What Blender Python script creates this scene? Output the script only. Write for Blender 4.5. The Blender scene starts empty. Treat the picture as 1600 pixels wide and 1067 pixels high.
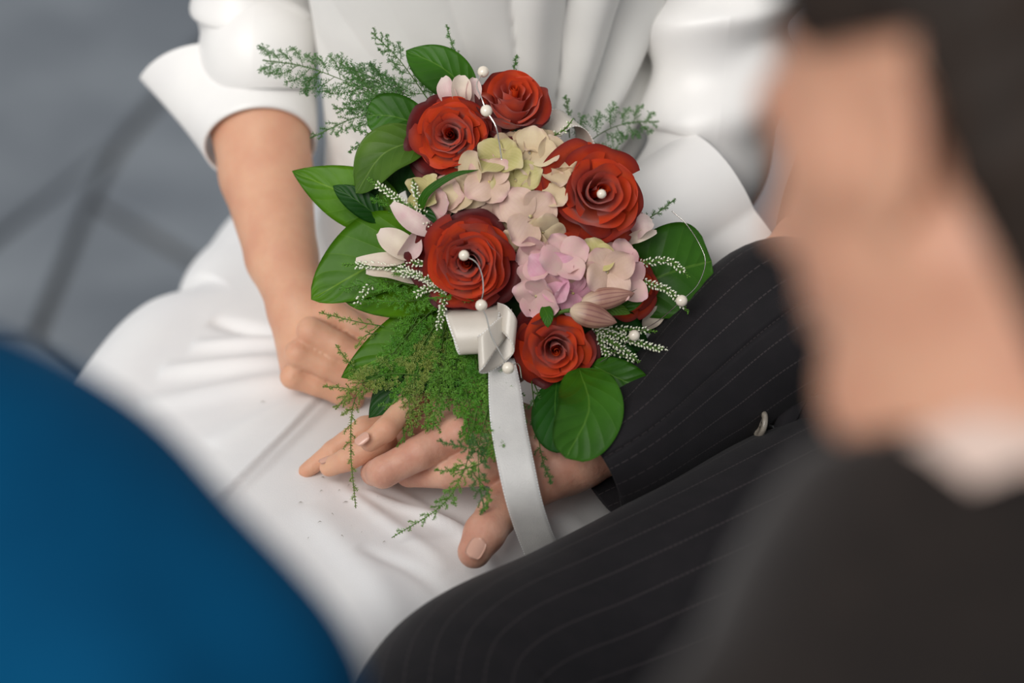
import bpy, bmesh, math, random
import numpy as np
from mathutils import Vector

random.seed(7); rng = np.random.default_rng(7)
scene = bpy.context.scene
col = scene.collection

# ------------------------------------------------------------------ camera
PITCH = math.radians(33.0)
SN, CS = math.sin(PITCH), math.cos(PITCH)
TZ = 0.72                     # height of the point in the middle of the picture
DIST = 3.0                    # camera to focus plane
K = 0.70 / 1600               # metres for one photo pixel on the focus plane
cam_data = bpy.data.cameras.new('camera')
cam = bpy.data.objects.new('camera', cam_data); col.objects.link(cam)
cam.location = (0.0, -DIST * CS, TZ + DIST * SN)
cam.rotation_euler = (math.pi / 2 - PITCH, 0, 0)
cam_data.sensor_width = 36.0
cam_data.lens = 36.0 * DIST / 0.70
cam_data.clip_start = 0.05
cam_data.dof.use_dof = True
cam_data.dof.focus_distance = DIST
cam_data.dof.aperture_fstop = 2.6
scene.camera = cam

# ------------------------------------------------------------------ light
world = bpy.data.worlds.new('sky'); scene.world = world
world.use_nodes = True
bg = world.node_tree.nodes['Background']
bg.inputs['Color'].default_value = (0.93, 0.96, 1.0, 1)
bg.inputs['Strength'].default_value = 0.55
sun_d = bpy.data.lights.new('sun', 'SUN'); sun_d.energy = 2.45; sun_d.angle = math.radians(40)
sun_d.color = (1.0, 0.965, 0.92)
sun = bpy.data.objects.new('sun', sun_d); col.objects.link(sun)
sun.rotation_euler = Vector((0.46, 0.78, -0.74)).to_track_quat('-Z', 'Y').to_euler()
sun.location = (-3, -1, 5)
vs = scene.view_settings
vs.view_transform = 'Standard'; vs.look = 'None'; vs.gamma = 1.0; vs.use_curve_mapping = False
vs.exposure = 0.0

# ------------------------------------------------------------------ helpers
def W(px, py, q=0.0):
    """photo pixel + distance q (in pixels, towards the camera, from the focus plane) -> world point"""
    px, py, q = np.asarray(px, float), np.asarray(py, float), np.asarray(q, float)
    d = -q * K; m = 1 + d / DIST
    x = (px - 800) * K * m; u = (533.5 - py) * K * m
    return np.stack(np.broadcast_arrays(x, u * SN + d * CS, TZ + u * CS - d * SN), -1)
def WV(v):
    v = np.asarray(v, float); return W(v[..., 0], v[..., 1], v[..., 2])
def QZ(py, z):
    u = (533.5 - py) * K
    return -((TZ + u * CS - z) / (SN - u * CS / 3)) / K
def Z(px, py, z): return (px, py, float(QZ(py, z)))       # view point at world height z
def lapxy(px, py, z=0.61):
    p = W(px, py, QZ(py, z)); return p[..., 0], p[..., 1]

def lin(r, g, b):
    f = lambda c: (c / 255 / 12.92) if c <= 10 else ((c / 255 + 0.055) / 1.055) ** 2.4
    return (f(r), f(g), f(b), 1.0)

def mat(name, c1, c2=None, rough=0.5, scale=30.0, detail=4.0, bump=0.0, bscale=200.0, sss=0.0, srad=(1, .35, .2), sheen=0.0,
        spec=0.5, coat=0.0, trans=0.0, metal=0.0, pos=(0.35, 0.65), aniso=0.0):
    m = bpy.data.materials.new(name); m.use_nodes = True
    nt = m.node_tree; N = nt.nodes; L = nt.links; b = N['Principled BSDF']
    b.inputs['Base Color'].default_value = c1
    b.inputs['Roughness'].default_value = rough
    b.inputs['Specular IOR Level'].default_value = spec
    b.inputs['Metallic'].default_value = metal
    b.inputs['Sheen Weight'].default_value = sheen
    b.inputs['Coat Weight'].default_value = coat
    b.inputs['Anisotropic'].default_value = aniso
    if sss:
        b.inputs['Subsurface Weight'].default_value = sss
        b.inputs['Subsurface Radius'].default_value = srad
        b.inputs['Subsurface Scale'].default_value = 0.006
    tc = N.new('ShaderNodeTexCoord')
    if c2:
        n = N.new('ShaderNodeTexNoise'); n.inputs['Scale'].default_value = scale; n.inputs['Detail'].default_value = detail
        r = N.new('ShaderNodeValToRGB')
        r.color_ramp.elements[0].position = pos[0]; r.color_ramp.elements[1].position = pos[1]
        r.color_ramp.elements[0].color = c1; r.color_ramp.elements[1].color = c2
        L.new(tc.outputs['Object'], n.inputs['Vector']); L.new(n.outputs['Fac'], r.inputs['Fac'])
        L.new(r.outputs['Color'], b.inputs['Base Color'])
        m['ramp'] = r.name
    if bump:
        n2 = N.new('ShaderNodeTexNoise'); n2.inputs['Scale'].default_value = bscale; n2.inputs['Detail'].default_value = 3
        bp = N.new('ShaderNodeBump'); bp.inputs['Strength'].default_value = bump; bp.inputs['Distance'].default_value = 0.001
        L.new(tc.outputs['Object'], n2.inputs['Vector']); L.new(n2.outputs['Fac'], bp.inputs['Height'])
        L.new(bp.outputs['Normal'], b.inputs['Normal'])
    if trans:
        out = N['Material Output']; t = N.new('ShaderNodeBsdfTranslucent'); mx = N.new('ShaderNodeMixShader')
        mx.inputs[0].default_value = trans
        src = b.inputs['Base Color'].links[0].from_socket if b.inputs['Base Color'].links else None
        if src: L.new(src, t.inputs['Color'])
        else: t.inputs['Color'].default_value = c1
        L.new(b.outputs[0], mx.inputs[1]); L.new(t.outputs[0], mx.inputs[2]); L.new(mx.outputs[0], out.inputs['Surface'])
    return m

def base_socket(m): return m.node_tree.nodes['Principled BSDF'].inputs['Base Color']
def mathn(nt, op, a, b=None, c=None):
    n = nt.nodes.new('ShaderNodeMath'); n.operation = op
    for i, v in enumerate((a, b, c)):
        if v is None: continue
        if isinstance(v, (int, float)): n.inputs[i].default_value = v
        else: nt.links.new(v, n.inputs[i])
    return n.outputs[0]
def uvxy(nt):
    u = nt.nodes.new('ShaderNodeUVMap'); s = nt.nodes.new('ShaderNodeSeparateXYZ')
    nt.links.new(u.outputs[0], s.inputs[0]); return s.outputs[0], s.outputs[1]
def mix_over(m, fac, colour):
    """lay a colour over the base colour where fac is 1"""
    nt = m.node_tree; inp = base_socket(m)
    mx = nt.nodes.new('ShaderNodeMix'); mx.data_type = 'RGBA'
    if inp.links: nt.links.new(inp.links[0].from_socket, mx.inputs[6])
    else: mx.inputs[6].default_value = inp.default_value
    mx.inputs[7].default_value = colour
    nt.links.new(fac, mx.inputs[0]); 
    outs = mx.outputs[2]
    nt.links.new(outs, inp)
    for n in nt.nodes:
        if n.type == 'BSDF_TRANSLUCENT': nt.links.new(outs, n.inputs['Color'])

ORG = {}
def root(name, label, cat, loc, group=None):
    o = bpy.data.objects.new(name, None); col.objects.link(o)
    o.empty_display_size = 0.05
    o.location = loc; ORG[o.name] = np.array(loc, float)
    o['label'] = label; o['category'] = cat
    if group: o['group'] = group
    return o
def mk(name, v, f, m, parent=None, smooth=True, uv=None, kind=None, label=None):
    v = np.asarray(v, float).reshape(-1, 3)
    off = ORG[parent.name] if parent else np.zeros(3)
    me = bpy.data.meshes.new(name)
    if isinstance(f, np.ndarray): f = f.tolist()
    me.from_pydata((v - off).tolist(), [], f)
    if uv is not None:
        uv = np.asarray(uv, float).reshape(-1, 2)
        lay = me.uv_layers.new(name='UVMap')
        vi = np.empty(len(me.loops), int); me.loops.foreach_get('vertex_index', vi)
        lay.data.foreach_set('uv', uv[vi].ravel())
    if smooth: me.polygons.foreach_set('use_smooth', [True] * len(me.polygons))
    me.materials.append(m)
    me.update()
    o = bpy.data.objects.new(name, me); col.objects.link(o)
    if parent: o.parent = parent
    ORG[o.name] = off
    if kind: o['kind'] = kind
    if label: o['label'] = label
    return o
def grid_faces(nu, nv, cu=False, cv=False):
    i = np.arange(nu if cu else nu - 1); j = np.arange(nv if cv else nv - 1)
    I, J = np.meshgrid(i, j, indexing='ij'); I2 = (I + 1) % nu; J2 = (J + 1) % nv
    return np.stack([I * nv + J, I2 * nv + J, I2 * nv + J2, I * nv + J2], -1).reshape(-1, 4)
def merge(parts):
    vs_, fs_, uvs_, n = [], [], [], 0
    for p in parts:
        v = np.asarray(p[0], float).reshape(-1, 3); vs_.append(v)
        fs_ += [[i + n for i in f] for f in (p[1].tolist() if isinstance(p[1], np.ndarray) else p[1])]
        uvs_.append(np.asarray(p[2], float).reshape(-1, 2) if len(p) > 2 else np.zeros((len(v), 2)))
        n += len(v)
    return np.concatenate(vs_), fs_, np.concatenate(uvs_)
def norm(v):
    v = np.asarray(v, float); return v / (np.linalg.norm(v, axis=-1, keepdims=True) + 1e-12)
def spline(pts, n, closed=False):
    """Catmull-Rom through pts (any dimension)"""
    P = np.asarray(pts, float); m = len(P)
    if closed:
        t = np.linspace(0, m, n, endpoint=False)
    else:
        t = np.linspace(0, m - 1, n)
    i = np.floor(t).astype(int)
    if not closed: i = np.minimum(i, m - 2)
    f = (t - i)[:, None]
    def g(k):
        if closed: return P[k % m]
        lo = np.where((k < 0)[:, None], 2 * P[0] - P[1], P[np.clip(k, 0, m - 1)])
        return np.where((k > m - 1)[:, None], 2 * P[-1] - P[-2], lo)
    a, b, c, d = g(i - 1), g(i), g(i + 1), g(i + 2)
    return 0.5 * ((2 * b) + (c - a) * f + (2 * a - 5 * b + 4 * c - d) * f ** 2 + (3 * b - a - 3 * c + d) * f ** 3)
def frames(P, hint):
    T = norm(np.gradient(P, axis=0)); A = np.zeros_like(P); a = np.asarray(hint, float)
    for k in range(len(P)):
        a = a - T[k] * a.dot(T[k]); a = a / (np.linalg.norm(a) + 1e-12); A[k] = a
    return T, A, np.cross(T, A)
def tube(pts, radii, nlen=40, nseg=24, hint=(0, 0, 1), disp=None, squash=1.0, cap=True):
    """swept tube; uv = (length, girth) in the units of the points"""
    P = spline(pts, nlen); R = spline(np.asarray(radii, float)[:, None], nlen)[:, 0]
    T, A, B = frames(P, hint)
    th = np.linspace(0, 2 * math.pi, nseg + 1)
    s = np.concatenate([[0], np.cumsum(np.linalg.norm(np.diff(P, axis=0), axis=1))])
    S, TH = np.meshgrid(s, th, indexing='ij')
    RR = np.repeat(R[:, None], nseg + 1, 1)
    if disp is not None: RR = RR + disp(S / s[-1], TH)
    V = P[:, None] + RR[..., None] * (np.cos(TH)[..., None] * A[:, None] + squash * np.sin(TH)[..., None] * B[:, None])
    uv = np.stack([S, TH * R.mean()], -1)
    f = grid_faces(nlen, nseg + 1).tolist()
    V = V.reshape(-1, 3); uv = uv.reshape(-1, 2)
    if cap:
        n = len(V); V = np.concatenate([V, P[:1], P[-1:]]); uv = np.concatenate([uv, [[0, 0], [0, 0]]])
        f += [[n, j + 1, j] for j in range(nseg)] + [[n + 1, (nlen - 1) * (nseg + 1) + j, (nlen - 1) * (nseg + 1) + j + 1] for j in range(nseg)]
    return V, f, uv

# --- rounded bodies: distance fields turned into one continuous mesh
def cap_sdf(P, a, b, ra, rb):
    a = np.asarray(a, float); b = np.asarray(b, float); ab = b - a
    t = np.clip(((P - a) @ ab) / (ab @ ab + 1e-12), 0, 1)
    return np.linalg.norm(P - a - t[..., None] * ab, axis=-1) - (ra + t * (rb - ra))
def ell_sdf(P, c, r):
    r = np.asarray(r, float); k = np.linalg.norm((P - np.asarray(c, float)) / r, axis=-1)
    return (k - 1) * r.min()
def smin(a, b, k):
    h = np.clip(0.5 + 0.5 * (b - a) / k, 0, 1)
    return b * (1 - h) + a * h - k * h * (1 - h)
def chain(P, pts, k=3.0):
    """pts: rows of x,y,z,r"""
    d = None
    for a, b in zip(pts[:-1], pts[1:]):
        e = cap_sdf(P, a[:3], b[:3], a[3], b[3]); d = e if d is None else smin(d, e, k)
    return d
def net(fn, lo, hi, h, smooth=1):
    lo = np.asarray(lo, float); hi = np.asarray(hi, float)
    n = np.ceil((hi - lo) / h).astype(int) + 1
    ax = [lo[i] + h * np.arange(n[i]) for i in range(3)]
    # coarse pass first, then only the blocks near the surface
    mb = 6; nb_ = -(-n // mb)
    C = np.stack(np.meshgrid(*[lo[i] + h * (mb * np.arange(nb_[i]) + (mb - 1) / 2) for i in range(3)], indexing='ij'), -1)
    cv = fn(C); vb_ = np.empty((*nb_, mb, mb, mb)); vb_[...] = cv[..., None, None, None]
    near_ = np.argwhere(np.abs(cv) < mb * h * 0.87 * 1.35 + 2 * h)
    r_ = np.arange(mb); sub = np.stack(np.meshgrid(r_, r_, r_, indexing='ij'), -1)
    for k0 in range(0, len(near_), 4000):
        b_ = near_[k0:k0 + 4000]
        vb_[b_[:, 0], b_[:, 1], b_[:, 2]] = fn(lo + h * (mb * b_[:, None, None, None, :] + sub[None]))
    v = vb_.transpose(0, 3, 1, 4, 2, 5).reshape(nb_ * mb)[:n[0], :n[1], :n[2]]; ins = v < 0
    c = np.zeros(tuple(n - 1), np.int8)
    offs = [(i, j, k) for i in (0, 1) for j in (0, 1) for k in (0, 1)]
    for o in offs: c += ins[o[0]:o[0] + n[0] - 1, o[1]:o[1] + n[1] - 1, o[2]:o[2] + n[2] - 1]
    act = (c > 0) & (c < 8); idx = np.argwhere(act)
    cm = -np.ones(tuple(n - 1), int); cm[act] = np.arange(len(idx))
    sm = np.zeros((len(idx), 3)); ct = np.zeros(len(idx))
    for o in offs:
        for a in range(3):
            if o[a]: continue
            p = list(o); p[a] = 1
            va = v[idx[:, 0] + o[0], idx[:, 1] + o[1], idx[:, 2] + o[2]]; vb = v[idx[:, 0] + p[0], idx[:, 1] + p[1], idx[:, 2] + p[2]]
            m = (va < 0) != (vb < 0); t = np.where(m, va / np.where(m, va - vb, 1), 0)
            pt = np.tile(np.array(o, float), (len(idx), 1)); pt[:, a] += t
            sm[m] += pt[m]; ct[m] += 1
    V = lo + h * (idx + sm / ct[:, None])
    F = []
    for a in range(3):
        b, d = (a + 1) % 3, (a + 2) % 3
        s0 = [slice(None)] * 3; s1 = [slice(None)] * 3; s0[a] = slice(0, -1); s1[a] = slice(1, None)
        e = np.argwhere(ins[tuple(s0)] != ins[tuple(s1)])
        e = e[(e[:, b] > 0) & (e[:, d] > 0) & (e[:, b] < n[b] - 1) & (e[:, d] < n[d] - 1)]
        def cc(db, dd):
            q = e.copy(); q[:, b] += db; q[:, d] += dd; return cm[q[:, 0], q[:, 1], q[:, 2]]
        qd = np.stack([cc(-1, -1), cc(0, -1), cc(0, 0), cc(-1, 0)], -1)
        fl = ~ins[e[:, 0], e[:, 1], e[:, 2]]
        qd[fl] = qd[fl][:, ::-1]; F.append(qd)
    F = np.concatenate(F)
    for _ in range(smooth):
        acc = np.zeros_like(V); k = np.zeros(len(V))
        for i in range(4):
            a_, b_ = F[:, i], F[:, (i + 1) % 4]
            np.add.at(acc, a_, V[b_]); np.add.at(acc, b_, V[a_]); np.add.at(k, a_, 1); np.add.at(k, b_, 1)
        V = 0.5 * V + 0.5 * acc / np.maximum(k, 1)[:, None]
    return V, F
def flip(F): return np.asarray(F)[:, ::-1]

# ------------------------------------------------------------------ materials
M = {}
M['slate'] = mat('slate', lin(98, 104, 111), lin(118, 124, 130), rough=0.55, scale=6, bump=0.5, bscale=40)
M['slate2'] = mat('slate_dark', lin(92, 98, 105), lin(112, 118, 124), rough=0.5, scale=7, bump=0.5, bscale=40)
M['mortar'] = mat('mortar', lin(96, 92, 86), lin(70, 68, 66), rough=0.9, scale=14, bump=0.5, bscale=120)
M['skin_bride'] = mat('skin_bride', lin(216, 168, 138), lin(208, 154, 126), rough=0.5, scale=38, bump=0.3, bscale=420, sss=0.35, spec=0.35)
M['skin_groom'] = mat('skin_groom', lin(216, 168, 144), lin(198, 142, 120), rough=0.48, scale=45, bump=0.45, bscale=330, sss=0.3, spec=0.4)
M['skin_guest'] = mat('skin_guest', lin(208, 158, 130), lin(196, 142, 116), rough=0.5, scale=25, sss=0.2)
M['ear'] = M['skin_guest']
M['nail'] = mat('nail', lin(218, 168, 146), lin(210, 160, 138), rough=0.3, scale=60, spec=0.6, coat=0.4)
M['dress'] = mat('dress_crepe', lin(236, 235, 234), lin(231, 230, 230), rough=0.6, scale=20, bump=0.12, bscale=900, sheen=0.25)
M['satin'] = mat('jacket_satin', lin(238, 236, 233), lin(233, 231, 229), rough=0.40, scale=20, sheen=0.2, spec=0.5)
M['bodice'] = mat('bodice_chiffon', lin(233, 232, 228), lin(228, 227, 223), rough=0.6, scale=20, sheen=0.2)
def pinstripe(name, c1, c2, stripe, period=0.017, w=0.055):
    m = mat(name, c1, c2, rough=0.72, scale=60, bump=0.25, bscale=1500, sheen=0.05, spec=0.2)
    nt = m.node_tree; u, v = uvxy(nt)
    fr = mathn(nt, 'FRACT', mathn(nt, 'DIVIDE', v, period)); on = mathn(nt, 'LESS_THAN', fr, w)
    dash = mathn(nt, 'GREATER_THAN', mathn(nt, 'FRACT', mathn(nt, 'DIVIDE', u, 0.0032)), 0.25)
    mix_over(m, mathn(nt, 'MULTIPLY', mathn(nt, 'MULTIPLY', on, dash), 0.7), stripe)
    return m
M['suit'] = pinstripe('pinstripe_wool', lin(25, 22, 25), lin(20, 18, 21), lin(62, 56, 57), 0.020, 0.05)
M['suit_arm'] = M['suit']
M['guest_jacket'] = mat('brown_wool', lin(34, 28, 25), lin(28, 23, 21), rough=0.9, spec=0.2, scale=50, sheen=0.1)
M['blue'] = mat('blue_cloth', lin(0, 70, 108), lin(0, 62, 98), rough=0.85, scale=10, spec=0.08)
M['shirt'] = mat('white_shirt', lin(204, 180, 168), lin(194, 172, 160), rough=0.7, scale=30)
M['hair'] = mat('brown_hair', lin(40, 27, 18), lin(26, 18, 12), rough=0.6, spec=0.25, scale=60, bump=0.6, bscale=300)
M['horn'] = mat('horn_button', lin(150, 142, 130), lin(118, 110, 100), rough=0.3, scale=200, coat=0.3)
M['shoe'] = mat('black_leather', lin(20, 19, 19), rough=0.3)
M['wood'] = mat('dark_wood', lin(96, 66, 44), lin(74, 50, 34), rough=0.5, scale=18)

def spot(m, p, r, colour, fac, off):
    """wrist_spot: a small reddish mark on the skin at world point p"""
    nt = m.node_tree; tc = nt.nodes.new('ShaderNodeTexCoord'); vd = nt.nodes.new('ShaderNodeVectorMath'); vd.operation = 'DISTANCE'
    nt.links.new(tc.outputs['Object'], vd.inputs[0]); vd.inputs[1].default_value = tuple(float(k) for k in np.asarray(p) - np.asarray(off))
    mr = nt.nodes.new('ShaderNodeMapRange'); nt.links.new(vd.outputs['Value'], mr.inputs[0])
    mr.inputs[1].default_value = r; mr.inputs[2].default_value = r * 0.45; mr.inputs[3].default_value = 0; mr.inputs[4].default_value = fac
    mix_over(m, mr.outputs[0], colour)
# ------------------------------------------------------------------ floor of irregular slate flags
def clip_poly(poly, nx, ny, c):
    out = []
    for i in range(len(poly)):
        a, b = poly[i], poly[(i + 1) % len(poly)]
        da, db = a[0] * nx + a[1] * ny - c, b[0] * nx + b[1] * ny - c
        if da <= 0: out.append(a)
        if (da < 0) != (db < 0) and da != db:
            t = da / (da - db); out.append((a[0] + t * (b[0] - a[0]), a[1] + t * (b[1] - a[1])))
    return out
fl = mk('floor', [(-4, -4, -0.012), (4, -4, -0.012), (4, 5, -0.012), (-4, 5, -0.012)], [[0, 1, 2, 3]], M['mortar'], smooth=False)
fl['kind'] = 'structure'; fl['label'] = 'floor of grey irregular slate flags with pale joints'
def f2(px, py):
    p = W(px, py, QZ(py, 0.0)); return (float(p[0]), float(p[1]))
# flags whose joints can be followed in the picture (corner points on the floor)
J = dict(a=(-40, 395), b=(178, 232), c=(330, 60), n=(140, 312), s=(325, 412), w=(48, 530), w2=(-60, 590), e=(150, 612), top=(420, -60))
flags = [
    [(-60, -140), (430, -140), J['top'], J['c'], J['b'], J['a'], (-90, 200)],
    [J['b'], J['c'], J['top'], (560, 60), (470, 430), J['s'], J['n']],
    [J['a'], J['b'], J['n'], J['w'], (-80, 545)],
    [J['n'], J['s'], (380, 470), (390, 640), J['e'], J['w']],
    [(-80, 550), J['w'], J['e'], (160, 760), (-120, 760)],
    [J['s'], (470, 430), (640, 520), (560, 700), (392, 640), (380, 470)],
]
def flag(poly, z=0.0, m=None, gap=0.010):
    P = np.array(poly); c = P.mean(0)
    e = []
    L = np.linalg.norm(P - c, axis=1)
    Q = c + (P - c) * (1 - gap / np.maximum(L, 0.05))[:, None]
    T = c + (P - c) * (1 - (gap + 0.006) / np.maximum(L, 0.05))[:, None]
    n = len(P)
    v = [(x, y, -0.012) for x, y in Q] + [(x, y, z - 0.004) for x, y in Q] + [(x, y, z) for x, y in T]
    f = [[i, (i + 1) % n, n + (i + 1) % n, n + i] for i in range(n)] + [[n + i, n + (i + 1) % n, 2 * n + (i + 1) % n, 2 * n + i] for i in range(n)]
    f.append([2 * n + i for i in range(n)])
    A = 0.5 * sum(Q[i][0] * Q[(i + 1) % n][1] - Q[(i + 1) % n][0] * Q[i][1] for i in range(n))
    if A < 0: f = [g[::-1] for g in f]
    mk('flagstone', v, f, m or M['slate'], fl, smooth=False)
for i, pl in enumerate(flags):
    flag([f2(*p) for p in pl], 0.0015 * (i % 3), M['slate'] if i % 3 else M['slate2'])
covered = [np.array([f2(*p) for p in pl]) for pl in flags]
def inside(p, poly):
    s = False; n = len(poly)
    for i in range(n):
        a, b = poly[i], poly[(i + 1) % n]
        if (a[1] > p[1]) != (b[1] > p[1]) and p[0] < (b[0] - a[0]) * (p[1] - a[1]) / (b[1] - a[1]) + a[0]: s = not s
    return s
hull = [f2(-60, -140), f2(430, -140), f2(560, 60), f2(640, 520), f2(560, 700), f2(160, 760), f2(-120, 760), f2(-90, 200)]
seeds = []
for ix in range(-5, 7):
    for iy in range(-4, 6):
        seeds.append((ix * 0.42 + (iy % 2) * 0.2 + random.uniform(-.1, .1), iy * 0.40 + 0.9 + random.uniform(-.1, .1)))
for i, s_ in enumerate(seeds):
    if inside(s_, hull): continue
    poly = [(s_[0] - .6, s_[1] - .6), (s_[0] + .6, s_[1] - .6), (s_[0] + .6, s_[1] + .6), (s_[0] - .6, s_[1] + .6)]
    for j, t_ in enumerate(seeds):
        if i == j: continue
        nx, ny = t_[0] - s_[0], t_[1] - s_[1]
        if nx * nx + ny * ny > 2.0: continue
        poly = clip_poly(poly, nx, ny, (nx * (t_[0] + s_[0]) + ny * (t_[1] + s_[1])) / 2)
    if len(poly) < 3: continue
    c_ = np.array(poly).mean(0)
    # keep clear of the followed flags
    if any(inside(p, hull) for p in poly): 
        poly = [tuple(c_ + (np.array(p) - c_) * 0.96) for p in poly]
        q = []
        for p in poly:
            t = 1.0
            while t > 0.2 and inside(tuple(c_ + (np.array(p) - c_) * t), hull): t -= 0.04
            q.append(tuple(c_ + (np.array(p) - c_) * t))
        poly = q
    flag(poly, 0.001 * (i % 4), M['slate'] if i % 2 else M['slate2'])

# ------------------------------------------------------------------ heads (all four people share the builder)
def head_mesh(c, fwd, up, h=0.004, neck=0.19, hair_len=0.013, female=False, nx=-0.05):
    """one continuous head and neck, plus the hair as a second mesh; local axes: x forward, y left, z up"""
    fwd = norm(fwd); up = np.asarray(up, float); up = norm(up - fwd * fwd.dot(up)); left = np.cross(up, fwd)
    def face(P):
        m = np.abs(P[..., 1]); S = np.stack([P[..., 0], m, P[..., 2]], -1)
        d = ell_sdf(P, (-0.012, 0, 0.045), (0.100, 0.077, 0.088))
        d = smin(d, ell_sdf(P, (0.028, 0, -0.02), (0.072, 0.062, 0.095)), 0.02)
        d = smin(d, cap_sdf(S, (-0.012, 0.056, -0.045), (0.05, 0.036, -0.098), 0.016, 0.018), 0.025)
        d = smin(d, cap_sdf(S, (0.05, 0.03, -0.1), (0.082, 0.0, -0.105), 0.018, 0.018), 0.02)
        d = smin(d, cap_sdf(S, (0.05, 0.045, 0.0), (0.02, 0.06, -0.005), 0.018, 0.016), 0.02)
        d = smin(d, cap_sdf(S, (0.083, 0.0, 0.028), (0.078, 0.04, 0.03), 0.011, 0.010), 0.012)
        d = np.maximum(d, -ell_sdf(S, (0.102, 0.033, 0.012), (0.02, 0.016, 0.011)) - 0.004)
        d = smin(d, ell_sdf(S, (0.075, 0.032, 0.012), (0.013, 0.013, 0.011)), 0.003)
        d = smin(d, cap_sdf(P, (0.09, 0, 0.022), (0.113, 0, -0.022), 0.009, 0.012), 0.012)
        d = smin(d, ell_sdf(S, (0.1, 0.011, -0.027), (0.012, 0.009, 0.008)), 0.006)
        d = smin(d, ell_sdf(P, (0.093, 0, -0.055), (0.012, 0.024, 0.006)), 0.004)
        d = smin(d, ell_sdf(P, (0.091, 0, -0.067), (0.012, 0.02, 0.007)), 0.004)
        d = smin(d, cap_sdf(P, (-0.03, 0, -0.05), (nx, 0, -neck), 0.056 if not female else 0.046, 0.06 if not female else 0.05), 0.03)
        # ear: a tilted shell with a hollow
        c_, s_ = math.cos(0.25), math.sin(0.25)
        e = S - np.array([-0.014, 0.080, 0.0]); E = np.stack([e[..., 0] * c_ + e[..., 2] * s_, e[..., 1] - 0.35 * (-e[..., 0]), -e[..., 0] * s_ + e[..., 2] * c_], -1)
        ear = ell_sdf(E, (0, 0, 0.002), (0.019, 0.008, 0.033))
        ear = np.maximum(ear, -ell_sdf(E, (0.003, 0.009, 0.004), (0.011, 0.008, 0.021)))
        ear = smin(ear, ell_sdf(E, (0.006, 0.0, -0.029), (0.009, 0.006, 0.009)), 0.005)
        return smin(d, ear, 0.006)
    V, F = net(face, (-0.13, -0.11, -neck - 0.07), (0.14, 0.11, 0.15), h, 1)
    def hair(P):
        m = np.abs(P[..., 1])
        wob = 0.002 * np.sin(P[..., 0] * 160) * np.sin(P[..., 1] * 190) + 0.0015 * np.sin(P[..., 2] * 230 + P[..., 0] * 80)
        o = ell_sdf(P, (-0.014, 0, 0.047), np.array((0.100, 0.077, 0.088)) + hair_len) + wob
        o = smin(o, cap_sdf(P, (-0.036, 0, -0.02), (-0.032, 0, -0.082), 0.072, 0.060), 0.03)
        line = (P[..., 0] - 0.045) * 0.80 - (P[..., 2] - 0.065) * 0.62            # hairline: keep behind / above
        o = np.maximum(o, np.where(P[..., 2] > 0.03, line, -1))
        o = np.maximum(o, np.where(P[..., 2] <= 0.045, P[..., 0] + 0.034 - 0.18 * np.minimum(P[..., 2], 0), -1))
        return o
    HV, HF = net(hair, (-0.15, -0.115, -0.17), (0.13, 0.115, 0.165), h, 1)
    B = np.stack([fwd, left, up])
    return np.asarray(c) + V @ B, F, np.asarray(c) + HV @ B, HF

# ------------------------------------------------------------------ bride
bride = root('person', 'bride in white dress and jacket holding the rose bouquet on her lap', 'person', (-0.07, 0.1, 0.0))
UPV = np.array([0, -CS, SN])            # world up in view space (x, y down, q)
def nail(parent, p, axis, n, r, ln, wd, m='nail'):
    """a curved nail plate on a finger of radius r; everything in view space"""
    ax = norm(axis); n = norm(np.asarray(n, float) - ax * np.dot(n, ax)); sd = np.cross(ax, n)
    u = np.linspace(-1, 1, 9); t = np.linspace(-1, 1, 9); U, T = np.meshgrid(u, t, indexing='ij')
    wfac = wd * np.clip(1 - np.abs(T) ** 3.2, 0.0, 1) ** 0.42 * 0.96 + 0.04
    a = U * wfac / r
    P = np.asarray(p, float) + T[..., None] * ln * ax + (np.sin(a) * r)[..., None] * sd + ((np.cos(a) * (r + 0.7)) - 0.05 * ln * T ** 2)[..., None] * n
    bot = P - 1.2 * n
    v = np.concatenate([P.reshape(-1, 3), bot.reshape(-1, 3)]); g = grid_faces(9, 9)
    rim = [[i, i + 1] for i in range(8)] + [[8 + 9 * i, 17 + 9 * i] for i in range(8)] + [[80 - i, 79 - i] for i in range(8)] + [[72 - 9 * i, 63 - 9 * i] for i in range(8)]
    f = g.tolist() + (g[:, ::-1] + 81).tolist() + [[b, a_, a_ + 81, b + 81] for a_, b in rim]
    o = mk('fingernail', WV(v), [q_[::-1] for q_ in f], M[m], parent)
    return o

# her right arm and fist (picture left)
fistz = lambda px, py, z, r: (*Z(px, py, z), r)
arm_r = [(*Z(400, 130, 0.765), 78), (*Z(404, 175, 0.750), 80), (*Z(415, 270, 0.722), 72), (*Z(440, 400, 0.692), 56), (*Z(465, 475, 0.676), 46)]
palm_r = [[(*Z(468, 475, 0.676), 44), (*Z(512, 508, 0.672), 36)], [(*Z(465, 485, 0.674), 42), (*Z(490, 535, 0.664), 34)],
          [(*Z(462, 490, 0.670), 40), (*Z(473, 560, 0.652), 31)], [(*Z(460, 495, 0.665), 38), (*Z(466, 580, 0.640), 28)],
          [(*Z(520, 520, 0.66), 34), (*Z(500, 570, 0.645), 30)]]
def curl(a, b, r0, r1):
    a = np.array(a, float); b = np.array(b, float); d = b - a
    c = b + d * 0.18 + np.array([10, 6, -34.0]); e = b - d * 0.1 + np.array([6, 10, -62.0])
    return [(*a, r0), (*(a + d * 0.5 + np.array([0, 0, 2.0])), r0 - 2.0), (*b, r1 + 1.5), (*c, r1 - 1), (*e, r1 - 2)]
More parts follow.
